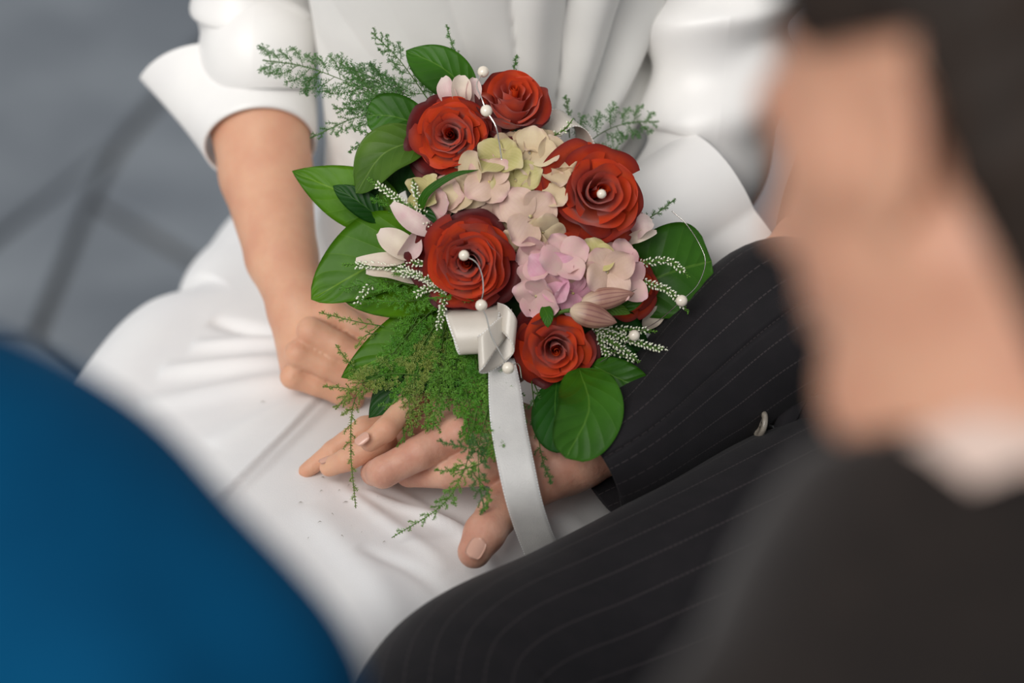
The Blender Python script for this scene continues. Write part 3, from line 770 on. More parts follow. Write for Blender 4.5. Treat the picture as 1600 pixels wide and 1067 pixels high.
# ------------------------------------------------------------------ guest in blue, near the camera
bp_ = WD(60, 900, -0.95)
guest2 = root('person', 'guest in deep blue top, blurred shoulder at lower left', 'person', (float(bp_[0]), float(bp_[1]), 0.0))
def wd(px, py, d): return np.array(WD(px, py, d))
ks = K * (1 - 0.95 / 3)
def bluetop(P):
    d = cap_sdf(P, wd(-150, 925, -.93), wd(55, 935, -.95), 285 * ks, 290 * ks)
    d = smin(d, cap_sdf(P, wd(55, 935, -.95), wd(270, 1150, -.97), 285 * ks, 275 * ks), 0.05)
    d = smin(d, cap_sdf(P, wd(270, 1150, -.97), wd(340, 1400, -.97), 275 * ks, 225 * ks), 0.05)
    d = smin(d, cap_sdf(P, wd(-500, 840, -.90), wd(-150, 840, -.93), 200 * ks, 265 * ks), 0.06)
    d = smin(d, cap_sdf(P, wd(-300, 1000, -.9), wd(-300, 1000, -.9) + np.array([0, 0, -.45]), 0.15, 0.16), 0.08)
    d = smin(d, cap_sdf(P, wd(-500, 840, -.90), wd(-700, 1300, -.90), 0.06, 0.05), 0.04)
    # the furrow between sleeve and back
    fr = cap_sdf(P, wd(320, 800, -1.06), wd(430, 1130, -1.06), 0.012, 0.016)
    d = d + 0.022 * np.exp(-np.clip(fr + .012, 0, 1) ** 2 / 0.0009)
    return d
o1 = wd(0, 900, -.95)
v, f = net(bluetop, o1 + np.array([-.42, -.4, -.75]), o1 + np.array([.3, .4, .3]), 0.010, 2)
mk('top', v, f, M['blue'], guest2, label='deep blue fabric')
hc2 = wd(-330, 420, -.93); 
hv, hf, hhv, hhf = head_mesh(hc2 + np.array([0, 0, .04]), (0.3, 1, -0.1), (0, 0.1, 1), 0.006, neck=0.22, female=True)
mk('body', hv, hf, M['skin_guest'], guest2); mk('hair', hhv, hhf, M['hair'], guest2)
b0 = wd(-300, 1000, -.9)
v, f = net(lambda P: smin(ell_sdf(P, (b0[0], b0[1] + .1, 0.5), (.19, .28, .13)), cap_sdf(P, (b0[0], b0[1] + .3, .48), (b0[0], b0[1] + .33, .05), .10, .09), .06),
           (b0[0] - .3, b0[1] - .3, 0.0), (b0[0] + .3, b0[1] + .6, .7), 0.02, 1)
mk('skirt', v, f, M['blue'], guest2)
# ------------------------------------------------------------------ bouquet (modelled in view space, then set in the world)
bq = root('bouquet', 'bridal bouquet of red roses, pink hydrangea, heather and fern with ribbon', 'bouquet', tuple(float(k) for k in W(700, 600, -230)))
def petal_mat(name, c1, c2, rim, rough=0.55, trans=0.12, veins=0.0, rim_from=0.75, sheen=0.25):
    m = mat(name, c1, c2, rough=rough, scale=90, bump=0.15, bscale=500, sheen=sheen, trans=trans, spec=0.3)
    nt = m.node_tree; u, v = uvxy(nt)
    mr = nt.nodes.new('ShaderNodeMapRange'); nt.links.new(v, mr.inputs[0])
    mr.inputs[1].default_value = rim_from; mr.inputs[2].default_value = 1.0
    mix_over(m, mr.outputs[0], rim)
    if veins:
        w = mathn(nt, 'ABSOLUTE', mathn(nt, 'SUBTRACT', mathn(nt, 'FRACT', mathn(nt, 'MULTIPLY', u, 9.0)), 0.5))
        mix_over(m, mathn(nt, 'MULTIPLY', mathn(nt, 'LESS_THAN', w, 0.10), veins), rim)
    return m
M['rose'] = petal_mat('rose_petal', lin(222, 88, 26), lin(210, 72, 20), lin(196, 56, 18), trans=0.2)
M['rose_outer'] = petal_mat('rose_outer_petal', lin(206, 70, 26), lin(182, 50, 20), lin(122, 22, 16), rim_from=0.78, trans=0.2)
M['rose_guard'] = petal_mat('rose_guard_petal', lin(118, 20, 18), lin(96, 15, 16), lin(72, 11, 14), trans=0.1)
M['rose_heart'] = mat('rose_heart', lin(216, 80, 24), lin(202, 62, 18), rough=0.6, scale=120)
M['calyx'] = mat('calyx', lin(58, 96, 34), lin(44, 78, 30), rough=0.6, scale=60)
M['hy_cream'] = petal_mat('hydrangea_cream', lin(218, 200, 164), lin(208, 186, 150), lin(214, 188, 168), veins=0.25)
M['hy_green'] = petal_mat('hydrangea_green', lin(184, 176, 112), lin(200, 188, 130), lin(206, 192, 150), veins=0.3)
M['hy_tan'] = petal_mat('hydrangea_blush', lin(222, 192, 176), lin(210, 180, 158), lin(210, 168, 164), veins=0.25)
M['hy_pink'] = petal_mat('hydrangea_pink', lin(220, 172, 174), lin(216, 184, 174), lin(216, 174, 180), veins=0.25)
M['hy_lilac'] = petal_mat('hydrangea_lilac', lin(212, 148, 172), lin(218, 172, 184), lin(222, 180, 192), veins=0.25)
M['hy_eye'] = mat('hydrangea_eye', lin(214, 196, 130), lin(120, 112, 120), rough=0.6, scale=300)
M['al_white'] = petal_mat('alstroemeria_white', lin(232, 218, 198), lin(226, 206, 192), lin(234, 216, 206), trans=0.2, veins=0.12)
M['al_pink'] = petal_mat('alstroemeria_blush', lin(230, 208, 200), lin(222, 184, 186), lin(232, 214, 206), trans=0.2, veins=0.3)
M['al_bud'] = mat('alstroemeria_bud', lin(176, 134, 116), lin(142, 100, 86), rough=0.45, scale=50)
nt_ = M['al_bud'].node_tree; u_, v_ = uvxy(nt_)
wv_ = mathn(nt_, 'ABSOLUTE', mathn(nt_, 'SUBTRACT', mathn(nt_, 'FRACT', mathn(nt_, 'MULTIPLY', u_, 14.0)), 0.5))
mix_over(M['al_bud'], mathn(nt_, 'MULTIPLY', mathn(nt_, 'LESS_THAN', wv_, 0.14), 0.6), lin(112, 60, 64))
mr_ = nt_.nodes.new('ShaderNodeMapRange'); nt_.links.new(v_, mr_.inputs[0]); mr_.inputs[1].default_value = 0.35; mr_.inputs[2].default_value = 0.0
mix_over(M['al_bud'], mr_.outputs[0], lin(206, 186, 160))
def leaf_mat(name, c1, c2, vein, rough=0.42):
    m = mat(name, c1, c2, rough=rough, scale=26, bump=0.25, bscale=160, trans=0.10, spec=0.2)
    nt = m.node_tree; u, v = uvxy(nt)
    au = mathn(nt, 'ABSOLUTE', mathn(nt, 'SUBTRACT', u, 0.5))
    mid = mathn(nt, 'LESS_THAN', au, 0.014)
    ph_ = mathn(nt, 'FRACT', mathn(nt, 'MULTIPLY', mathn(nt, 'SUBTRACT', v, mathn(nt, 'MULTIPLY', mathn(nt, 'POWER', au, 0.8), 0.55)), 6.5))
    sd = mathn(nt, 'LESS_THAN', ph_, 0.035)
    mix_over(m, mathn(nt, 'MULTIPLY', mathn(nt, 'MAXIMUM', mid, mathn(nt, 'MULTIPLY', sd, 0.35)), 0.45), vein)
    # quilted relief between the veins
    b2 = nt.nodes.new('ShaderNodeBump'); b2.inputs['Strength'].default_value = 0.35; b2.inputs['Distance'].default_value = 0.0012
    nt.links.new(mathn(nt, 'SINE', mathn(nt, 'MULTIPLY', ph_, 3.14159)), b2.inputs['Height'])
    pb = nt.nodes['Principled BSDF']; old = pb.inputs['Normal'].links[0].from_socket
    nt.links.new(old, b2.inputs['Normal']); nt.links.new(b2.outputs[0], pb.inputs['Normal'])
    return m
M['leaf_bright'] = leaf_mat('leaf_bright', lin(84, 132, 10), lin(62, 108, 8), lin(128, 164, 48))
M['leaf_mid'] = leaf_mat('leaf_mid', lin(52, 100, 16), lin(38, 80, 12), lin(96, 136, 48))
M['leaf_grey'] = leaf_mat('leaf_grey_green', lin(80, 112, 34), lin(62, 94, 26), lin(116, 144, 66), rough=0.45)
M['leaf_dark'] = leaf_mat('leaf_dark', lin(32, 80, 20), lin(22, 62, 16), lin(76, 122, 46))
M['fern'] = mat('fern_green', lin(84, 138, 34), lin(104, 154, 44), rough=0.6, scale=60)
M['fern_dark'] = mat('fern_dark', lin(58, 104, 46), lin(80, 124, 60), rough=0.6, scale=60)
M['fern_olive'] = mat('fern_olive', lin(134, 148, 62), lin(112, 138, 54), rough=0.6, scale=60)
M['fern_deep'] = mat('fern_deep', lin(66, 128, 20), lin(88, 148, 30), rough=0.6, scale=60)
M['stem'] = mat('stem_green', lin(84, 118, 44), lin(70, 100, 40), rough=0.6, scale=60)
M['bud_white'] = mat('heather_white', lin(238, 238, 222), lin(222, 226, 196), rough=0.5, scale=400)
M['ribbon'] = mat('satin_ribbon', lin(208, 200, 188), lin(202, 194, 182), rough=0.28, scale=40, spec=0.6, bump=0.1, bscale=1600)
nt_ = M['ribbon'].node_tree; u_, v_ = uvxy(nt_)
eg_ = mathn(nt_, 'GREATER_THAN', mathn(nt_, 'ABSOLUTE', mathn(nt_, 'SUBTRACT', u_, 0.5)), 0.465)
st_ = mathn(nt_, 'GREATER_THAN', mathn(nt_, 'FRACT', mathn(nt_, 'MULTIPLY', v_, 1.0)), 0.4)
mix_over(M['ribbon'], mathn(nt_, 'MULTIPLY', mathn(nt_, 'MULTIPLY', eg_, st_), 0.8), lin(250, 250, 248))
M['ribbon_sheer'] = mat('ribbon_tail', lin(204, 202, 198), lin(196, 194, 191), rough=0.36, scale=60, spec=0.7, bump=0.3, bscale=1200)
nt_ = M['ribbon_sheer'].node_tree; u_, v_ = uvxy(nt_)
eg_ = mathn(nt_, 'GREATER_THAN', mathn(nt_, 'ABSOLUTE', mathn(nt_, 'SUBTRACT', u_, 0.5)), 0.47)
st_ = mathn(nt_, 'GREATER_THAN', mathn(nt_, 'FRACT', mathn(nt_, 'MULTIPLY', v_, 1.0)), 0.4)
mix_over(M['ribbon_sheer'], mathn(nt_, 'MULTIPLY', mathn(nt_, 'MULTIPLY', eg_, st_), 0.8), lin(248, 248, 246))
M['pearl'] = mat('pearl', lin(238, 228, 210), lin(228, 216, 200), rough=0.18, scale=100, coat=0.6, spec=0.6)
M['wire'] = mat('silver_wire', lin(220, 218, 212), rough=0.25, metal=1.0)
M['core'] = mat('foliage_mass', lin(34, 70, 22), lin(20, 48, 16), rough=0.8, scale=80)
M['wrap'] = mat('stem_wrap', lin(226, 220, 210), lin(214, 208, 198), rough=0.4, scale=40)

def basis(n, hint=(0, -1, 0.13)):
    n = norm(n); e1 = norm(np.cross(hint, n)); return e1, np.cross(n, e1), n
def vmk(name, V, f, m, parent, uv=None, **kw):
    f = f.tolist() if isinstance(f, np.ndarray) else f
    return mk(name, WV(np.asarray(V).reshape(-1, 3)), [g[::-1] for g in f], m, parent, uv=uv, **kw)

# --- hidden middle of the bouquet and the wrapped stems
def core_f(P):
    d = ell_sdf(P, (790, 372, -125), (165, 178, 72))
    return d + 7 * np.sin(P[..., 0] * .09) * np.sin(P[..., 1] * .08) + 4 * np.sin(P[..., 0] * .2 + 1) * np.sin(P[..., 1] * .23)
v, f = net(core_f, (590, 130, -215), (1010, 590, -20), 9, 1)
mk('foliage_mass', WV(v), flip(f), M['core'], bq)
v, f, uv = tube([(770, 440, -140), (680, 520, -190), (560, 585, -245)], [48, 34, 30], 20, 20, hint=(0, 0, 1))
vmk('stem_wrap', v, f, M['wrap'], bq, uv=uv, label='stems bound in pale ribbon')

# --- roses
def rose(c, n, R, N, seed, guards=5, openness=1.0, roll=0.0, lab=None, gl=(), hgt=1.0, gmat='rose_guard', tight=1.0):
    r_ = random.Random(seed); e1, e2, nn = basis(n); c = np.array(c, float)
    def put(rho, phi, h, off=(0, 0)):
        return c + (rho * np.cos(phi) + off[0])[..., None] * e1 + (rho * np.sin(phi) + off[1])[..., None] * e2 + h[..., None] * nn
    hb = -0.95 * R * hgt
    # heart: tightly rolled centre
    th = np.linspace(0, 4.4 * math.pi, 90); vv = np.linspace(0, 1, 8); T, Vv = np.meshgrid(th, vv, indexing='ij')
    rho = R * (0.015 + 0.0095 * T) * (0.72 + 0.33 * Vv ** 3); hh = hb + (0.44 * R - 0.006 * R * T + 0.02 * R * np.sin(T * 1.3) - hb) * Vv
    heart = (put(rho, T + roll, hh).reshape(-1, 3), grid_faces(90, 8), np.stack([T / 16, Vv * 0.7], -1).reshape(-1, 2))
    pr = [(0.02, -1.5), (0.07, -1.15), (0.2, -1.0), (0.26, -0.86), (0.16, -0.74)]
    a = np.linspace(0, 2 * math.pi, 16, endpoint=False); A_, I_ = np.meshgrid(a, np.arange(len(pr)))
    pr = np.array(pr); cal = (put(pr[I_, 0] * R, A_, pr[I_, 1] * R * hgt).reshape(-1, 3), grid_faces(len(pr), 16, False, True))
    hm_ = merge([heart, cal])
    o = vmk('rose', hm_[0], hm_[1], M['rose_heart'], bq, uv=hm_[2], label=lab)
    NU, NV = 21, 15
    for i in range(N):
        t = i / (N - 1); outer = t > 0.8
        th0 = roll + i * 2.399 + r_.uniform(-.3, .3)
        hw = 1.50 - 0.62 * t + r_.uniform(-.12, .12)
        rt = R * (0.17 + 0.74 * t ** (0.95 * tight)) * (1 + r_.uniform(-.05, .05))
        Ht = R * (0.44 - 0.10 * t - 0.50 * t ** 2.2 * openness) + r_.uniform(-.04, .04) * R
        off = (r_.uniform(-.05, .05) * R * t, r_.uniform(-.05, .05) * R * t)
        u = np.linspace(-1, 1, NU); v = np.linspace(0, 1, NV) ** 0.85; U, Vv = np.meshgrid(u, v, indexing='ij')
        sk_ = r_.uniform(-.35, .35); dip = r_.uniform(0.04, 0.12)
        rise = 1 - (0.05 + 0.13 * t) * np.abs(U - sk_ * .3) ** 2.4 - dip * t * np.abs(np.sin((U - sk_) * 2.3)) ** 1.4
        Ve = Vv * rise
        p = 2.6 - 1.2 * t * openness
        rho = 0.10 * R + (rt - 0.10 * R) * (1 - (1 - np.clip(Ve, 0, 1)) ** p) + 0.05 * R * U * (0.3 + 0.7 * Vv)
        hh = hb + (Ht - hb) * Ve ** (0.8 + 0.4 * t)
        # the lip rolls outwards, more at the two shoulders of the petal
        lip = 0.78 - 0.10 * t
        cu = np.clip((Vv - lip) / (1 - lip), 0, 1) ** 1.5 * np.clip(0.25 + t * 1.1, 0, 1) * (0.45 + 0.75 * np.abs(np.sin((U - sk_) * 2.0)) ** 1.2)
        crl = r_.uniform(0.7, 1.25)
        rho = rho + 0.17 * R * cu * crl; hh = hh - 0.12 * R * cu ** 1.3 * crl
        hh = hh + 0.014 * R * np.sin(U * 8 + i * 1.7) * Vv ** 3; rho = rho + 0.014 * R * np.sin(U * 7 + i * 2.1) * Vv ** 3
        P = put(rho, th0 + U * hw * (0.55 + 0.45 * np.sin(np.clip(Vv * 1.25, 0, 1) * math.pi / 2)), hh, off)
        vmk('petal', P, grid_faces(NU, NV), M['rose_outer'] if outer else M['rose'], o, uv=np.stack([(U + 1) / 2, Vv], -1).reshape(-1, 2))
    for k in range(guards):
        g = gl[k] if k < len(gl) else (roll + k * 2 * math.pi / guards + r_.uniform(-.3, .3), r_.uniform(.98, 1.12), r_.uniform(-.35, -.1))
        ga, gr, gh = g; ga = math.pi - ga
        u = np.linspace(-1, 1, NU); v = np.linspace(0, 1, NV); U, Vv = np.meshgrid(u, v, indexing='ij')
        rise = 1 - 0.20 * np.abs(U) ** 2.2 - 0.05 * np.abs(np.sin(U * 3 + k)); Ve = Vv * rise
        rho = 0.15 * R + (gr * R - 0.15 * R) * Ve ** 0.8; hh = hb + (gh * R - hb) * Ve ** 1.1 - 0.16 * R * np.clip((Vv - .7) / .3, 0, 1) ** 2
        hh = hh + 0.03 * R * np.sin(U * 6 + k) * Vv ** 2
        P = put(rho, ga + U * 0.72 * (0.6 + 0.4 * np.sin(Vv * math.pi / 2)), hh)
        vmk('petal', P, grid_faces(NU, NV), M[gmat], o, uv=np.stack([(U + 1) / 2, Vv], -1).reshape(-1, 2), label='dark outer petal')
    return o
rose((704, 210, 15), (-0.06, -0.05, 1), 61, 21, 3, 6, 0.8, 0.4, 'open red rose at upper left', [(-1.95, 1.5, -.35), (-1.2, 1.35, -.35), (2.75, 1.22, -.1), (0.1, 1.3, -.25), (1.9, 1.15, -.2), (-2.6, 1.3, -.2)])
rose((803, 152, -5), (0.10, -0.66, 0.75), 58, 15, 8, 4, 0.45, 1.0, 'half open red rose at the top, seen from the side', [(-.6, 1.1, -.15), (-2.2, 1.05, -.5), (2.9, 1.1, .1), (1.0, .9, .0)], 1.15)
rose((938, 300, 42), (0.22, -0.10, 1), 74, 15, 13, 5, 0.75, 2.0, 'large red rose at right with a pearl at its heart', [(3.0, 1.35, -.2), (2.4, 1.35, -.05), (-1.4, 1.3, -.4), (-.3, 1.05, -.2), (-2.3, 1.25, -.3)], 1.1, 'rose_outer')
rose((731, 410, 56), (-0.05, 0.06, 1), 72, 25, 21, 5, 0.75, 0.0, 'fullest red rose at the middle with a pearl wire', [(3.05, 1.42, -.2), (-1.57, 1.22, -.2), (-.5, 1.25, -.25), (1.3, 1.2, -.2), (-2.4, 1.25, -.2)])
rose((868, 546, 45), (0.06, 0.16, 1), 60, 16, 34, 5, 0.8, 1.6, 'red rose at the bottom beside the ribbon loops', [(2.3, 1.3, -.2), (2.95, 1.25, -.2), (-1.1, 1.25, -.25), (-.3, 1.25, -.2), (-2.0, 1.15, -.2)])
rose((984, 450, -14), (0.30, 0.12, 0.9), 46, 12, 40, 5, 0.9, 0.6, 'small red rose half hidden at right', [(0.0, 1.1, .1), (.9, 1.1, 0), (-.9, 1.25, 0), (-1.6, 1.2, 0), (2.0, 1, 0)], 1.0, 'rose_outer')
rose((912, 240, -40), (0.15, -0.75, 0.55), 34, 10, 44, 4, 0.7, 0.3, 'small red rose behind the large one', (), 1.1, 'rose_outer')

# --- broad leaves
def leaf(mid, w, m, nrm=(0, 0, 1), cup=0.15, pw=(0.62, 0.85), ruf=0.0, asym=(1, 1), lab=None, fold=0.0, twist=0.0):
    NL, NWd = 26, 13
    P = spline(mid, NL); s = np.linspace(0, 1, NL); T = norm(np.gradient(P, axis=0))
    n0 = norm(nrm); sd = norm(np.cross(T, n0)); nn = np.cross(sd, T)
    tw = twist * (s - .5); sd, nn = sd * np.cos(tw)[:, None] + nn * np.sin(tw)[:, None], nn * np.cos(tw)[:, None] - sd * np.sin(tw)[:, None]
    a, b = pw; pk = (a / (a + b)) ** a * (b / (a + b)) ** b
    wd_ = w * (s ** a * (1 - s) ** b) / pk
    u = np.linspace(-1, 1, NWd); S, U = np.meshgrid(s, u, indexing='ij')
    wu = wd_[:, None] * U * np.where(U > 0, asym[0], asym[1])
    h = cup * np.abs(wu) ** 1.25 * (w ** -0.25) + ruf * w * np.sin(S * 16 + U * 2) * U ** 2 + w * 0.03 * np.cos(S * 30 - np.abs(U) * 8) * (1 - U ** 2) * np.abs(U)
    h = h - fold * w * np.clip(np.abs(U) - .55, 0, 1) ** 2 * (U < 0) * 4
    G = P[:, None] + wu[..., None] * sd[:, None] + h[..., None] * nn[:, None]
    uv = np.stack([(U + 1) / 2, S], -1).reshape(-1, 2)
    n_ = NL * NWd; g = grid_faces(NL, NWd)
    back = G - 0.9 * nn[:, None]
    rim = [(i * NWd, (i + 1) * NWd) for i in range(NL - 1)], [((i + 1) * NWd + NWd - 1, i * NWd + NWd - 1) for i in range(NL - 1)]
    f = g.tolist() + (g[:, ::-1] + n_).tolist() + [[a_, b_, b_ + n_, a_ + n_] for r_ in rim for a_, b_ in r_]
    return vmk('leaf', np.concatenate([G.reshape(-1, 3), back.reshape(-1, 3)]), f, M[m], bq, uv=np.concatenate([uv, uv]), label=lab)
leaf([(742, 150, -60), (690, 105, -50), (634, 79, -62)], 46, 'leaf_mid', (0.35, -0.2, 0.9), 0.35, asym=(1.1, 0.7), lab='green leaf at the top pointing left')
leaf([(670, 200, -50), (615, 182, -45), (572, 180, -55)], 36, 'leaf_mid', (0, -0.1, 1), 0.1, (0.5, 0.45))
leaf([(668, 215, -30), (600, 240, -15), (556, 302, -30)], 44, 'leaf_grey', (-0.3, -0.4, 0.9), 0.25, (0.55, 0.7), fold=0.2, lab='folded grey green leaf at upper left')
leaf([(660, 255, -40), (610, 270, -50), (575, 330, -55)], 40, 'leaf_dark', (0.3, 0.2, 0.9), 0.1)
leaf([(628, 338, -55), (545, 305, -60), (456, 267, -72)], 48, 'leaf_bright', (-0.2, -0.1, 1), 0.12, (0.6, 0.95), twist=0.4, lab='bright pointed leaf at far left')
leaf([(600, 345, -45), (560, 315, -40), (520, 290, -50)], 22, 'leaf_dark', (0, -0.3, 0.9), 0.2)
leaf([(665, 372, -40), (585, 412, -30), (486, 468, -44)], 66, 'leaf_bright', (-0.2, -0.1, 1), 0.05, (0.5, 0.72), asym=(0.75, 1.15), lab='broad bright leaf at left over the wrist')
leaf([(690, 470, -30), (620, 470, -20), (540, 472, -40)], 34, 'leaf_bright', (0, -0.5, 0.8), 0.1)
leaf([(705, 490, -28), (630, 540, -14), (533, 590, -20)], 58, 'leaf_bright', (-0.2, -0.1, 1), 0.1, (0.6, 0.9), asym=(0.8, 0.85), lab='pointed leaf hanging over the fingers')
leaf([(700, 500, -25), (640, 580, -12), (576, 653, -18)], 44, 'leaf_dark', (-0.1, -0.3, 0.9), 0.12, (0.6, 0.9))
leaf([(700, 480, -30), (690, 560, -22), (700, 640, -25)], 50, 'leaf_dark', (0, -0.2, 0.9), 0.1)
leaf([(760, 500, -40), (750, 580, -30), (755, 650, -32)], 44, 'leaf_dark', (0, -0.2, 0.9), 0.1)
leaf([(905, 575, 40), (920, 640, 125), (884, 716, 150)], 54, 'leaf_mid', (0.1, 0.05, 1), 0.18, (0.5, 0.42), asym=(1.0, 0.95), lab='large glossy leaf at lower right')
leaf([(870, 590, 5), (868, 650, 60), (885, 705, 96)], 40, 'leaf_dark', (-0.3, 0, 0.9), 0.1, (0.5, 0.5))
leaf([(925, 570, 20), (975, 595, 50), (1018, 612, 44)], 30, 'leaf_mid', (0.1, 0.1, 1), 0.1, (0.5, 0.6))
leaf([(960, 462, -70), (1050, 425, -55), (1112, 408, -75)], 74, 'leaf_mid', (0.15, -0.05, 1), 0.06, (0.5, 0.36), lab='round leaf at right with a wire along its edge')
leaf([(980, 500, -75), (1050, 470, -70), (1118, 440, -95)], 46, 'leaf_dark', (0.15, 0.1, 1), 0.06, (0.5, 0.5))
leaf([(890, 490, -50), (955, 520, -40), (1015, 570, -50)], 48, 'leaf_dark', (0.1, 0.1, 1), 0.1)
leaf([(910, 530, -30), (960, 560, -16), (1005, 600, -10)], 34, 'leaf_dark', (0.1, 0.2, 1), 0.1)
leaf([(655, 318, 0), (668, 345, 12), (678, 366, 10)], 14, 'leaf_dark', (0.4, 0, 0.8), 0.3)
leaf([(655, 330, 8), (668, 300, 26), (708, 274, 40), (748, 265, 44)], 7, 'leaf_mid', (0, -0.4, 0.8), 0.1, (0.4, 0.9), lab='narrow curling leaf')
leaf([(848, 478, 50), (855, 492, 62), (856, 512, 66)], 11, 'leaf_mid', (-.2, 0, 1), 0.2)
leaf([(960, 490, 20), (990, 468, 26), (1018, 446, 16)], 13, 'leaf_mid', (0.1, 0.2, 1), 0.15)
leaf([(930, 486, 42), (960, 482, 44), (985, 490, 34)], 11, 'leaf_grey', (0, 0.3, 1), 0.2, lab='pale grey green bract')
leaf([(862, 470, 30), (885, 475, 40), (905, 478, 38)], 17, 'leaf_mid', (0, 0.2, 1), 0.2)

# --- hydrangea florets
def floret(c, n, s, m, rot, seed, nump=4):
    r_ = random.Random(seed); e1, e2, nn = basis(n); c = np.array(c, float)
    a = np.linspace(0, 2 * math.pi, 8, endpoint=False); pr = np.array([(0.0, .10), (.07, .07), (.085, 0.0), (.04, -.1), (.03, -.7), (0, -.75)]) * s
    A_, I_ = np.meshgrid(a, np.arange(len(pr)))
    V = c + (pr[I_, 0] * np.cos(A_))[..., None] * e1 + (pr[I_, 0] * np.sin(A_))[..., None] * e2 + pr[I_, 1][..., None] * nn
    o = vmk('hydrangea_floret', V, grid_faces(len(pr), 8, False, True), M['hy_eye'], bq)
    for k in range(nump):
        al = rot + k * 2 * math.pi / nump + r_.uniform(-.15, .15); dx = math.cos(al) * e1 + math.sin(al) * e2; sx = np.cross(nn, dx)
        L = s * r_.uniform(.88, 1.12); wd_ = s * r_.uniform(.52, .62); lift = r_.uniform(-.15, .7); bend = r_.uniform(-.6, .25); wav = r_.uniform(0, 6)
        u = np.linspace(-1, 1, 9); q = np.linspace(0, 1, 9); U, Q = np.meshgrid(u, q, indexing='ij')
        wr_ = np.sin(np.clip(0.06 + 0.86 * Q, 0, 1) * math.pi) ** 0.62
        ln = Q * (1 - 0.12 * np.abs(U) ** 2) * L
        h = lift * ln + bend * ln * Q + 0.18 * s * (U ** 2) * Q * r_.choice((1, 1, -0.6)) + 0.06 * s * np.sin(U * 4 + Q * 5 + wav) * Q + (0.02 * k * s)
        P = c + ln[..., None] * dx + (U * wd_ * wr_)[..., None] * sx + h[..., None] * nn
        vmk('petal', P, grid_faces(9, 9), M[m], o, uv=np.stack([(U + 1) / 2, Q], -1).reshape(-1, 2))
FL = [  # px, py, q, size, colour, tilt
    (783, 248, 22, 34, 'hy_green', (-.2, -.5)), (828, 240, 16, 38, 'hy_cream', (.0, -.5)), (862, 258, 16, 36, 'hy_cream', (.4, -.4)), (806, 282, 28, 36, 'hy_green', (.1, -.2)),
    (848, 292, 26, 34, 'hy_cream', (.3, .0)), (765, 285, 32, 36, 'hy_tan', (-.2, -.2)), (728, 290, 16, 42, 'hy_cream', (-.4, -.3)), (695, 305, 4, 34, 'hy_tan', (-.5, -.2)),
    (682, 318, 4, 28, 'hy_pink', (-.6, .0)), (765, 314, 22, 38, 'hy_tan', (.0, .1)), (798, 320, 32, 30, 'hy_tan', (-.3, .2)), (828, 338, 46, 46, 'hy_tan', (.2, .2)),
    (822, 372, 26, 36, 'hy_cream', (-.1, .5)), (848, 362, 34, 34, 'hy_cream', (.4, .4)), (838, 400, 36, 34, 'hy_pink', (-.2, .2)), (878, 402, 46, 38, 'hy_pink', (.2, -.2)),
    (858, 428, 50, 38, 'hy_lilac', (-.1, .2)), (836, 420, 34, 32, 'hy_pink', (-.4, .1)), (838, 462, 44, 34, 'hy_pink', (-.2, .5)), (895, 458, 44, 32, 'hy_lilac', (.2, .5)),
    (928, 408, 36, 34, 'hy_green', (.0, -.3)), (948, 425, 40, 40, 'hy_tan', (.2, .1)), (975, 440, 24, 32, 'hy_pink', (.5, .1)), (968, 402, 20, 30, 'hy_pink', (.4, -.3)),
    (915, 440, 38, 32, 'hy_tan', (.1, .3)), (745, 250, 6, 28, 'hy_pink', (-.4, -.4)), (800, 225, 0, 28, 'hy_cream', (.0, -.7)), (845, 225, -4, 28, 'hy_cream', (.1, -.7)), (878, 285, 10, 26, 'hy_cream', (.5, .1)),
    (668, 300, -6, 26, 'hy_green', (-.6, .0)), (800, 352, 14, 30, 'hy_cream', (-.3, .4)), (860, 452, 40, 28, 'hy_pink', (0, .4))]
for i, (x, y, q, s, m, t) in enumerate(FL): floret((x, y, q), (t[0], t[1], 1), s * 1.14, m, 0.5 + i * 1.3, 100 + i)

# --- single broad petals of white alstroemeria
def apetal(pts, w, m, nrm, cup=0.5, name='alstroemeria_petal'):
    P = spline(pts, 14); s = np.linspace(0, 1, 14); T = norm(np.gradient(P, axis=0)); sd = norm(np.cross(T, norm(nrm))); nn = np.cross(sd, T)
    u = np.linspace(-1, 1, 9); S, U = np.meshgrid(s, u, indexing='ij'); wd_ = w * np.sin(np.clip(0.08 + 0.87 * s, 0, 1) * math.pi) ** 0.7
    wu = wd_[:, None] * U; h = cup * w * (U ** 2) * np.sin(S * math.pi * .8 + .4) + 0.05 * w * np.sin(S * 9 + U * 3)
    G = P[:, None] + wu[..., None] * sd[:, None] + h[..., None] * nn[:, None]
    vmk(name, G, grid_faces(14, 9), M[m], bq, uv=np.stack([(U + 1) / 2, S], -1).reshape(-1, 2))
apetal([(680, 364, 14), (648, 350, 24), (612, 318, 10)], 17, 'al_pink', (-.2, -.4, .9), 0.5)
apetal([(648, 398, 10), (622, 382, 22), (592, 362, 4)], 21, 'al_white', (-.3, -.3, .9), 0.5)
apetal([(626, 402, 18), (640, 386, 30), (652, 364, 22)], 17, 'al_pink', (.4, .2, .9), 0.6)
apetal([(636, 404, 8), (600, 408, 18), (556, 406, 0)], 13, 'al_white', (0, -.5, .9), 0.4)
apetal([(650, 440, 6), (610, 425, 14), (572, 425, 4)], 13, 'al_white', (0, -.4, .9), 0.4)
apetal([(712, 165, -20), (700, 142, -10), (694, 120, -22)], 15, 'al_pink', (-.4, -.2, .9), 0.6)
apetal([(722, 165, -16), (720, 140, -2), (722, 118, -16)], 16, 'al_white', (.1, -.2, 1), 0.6)
apetal([(735, 165, -20), (738, 142, -8), (742, 122, -20)], 13, 'al_pink', (.3, -.2, 1), 0.6)
apetal([(985, 372, -20), (1002, 352, -4), (1020, 348, -14)], 16, 'al_pink', (.1, -.3, .9), 0.5)
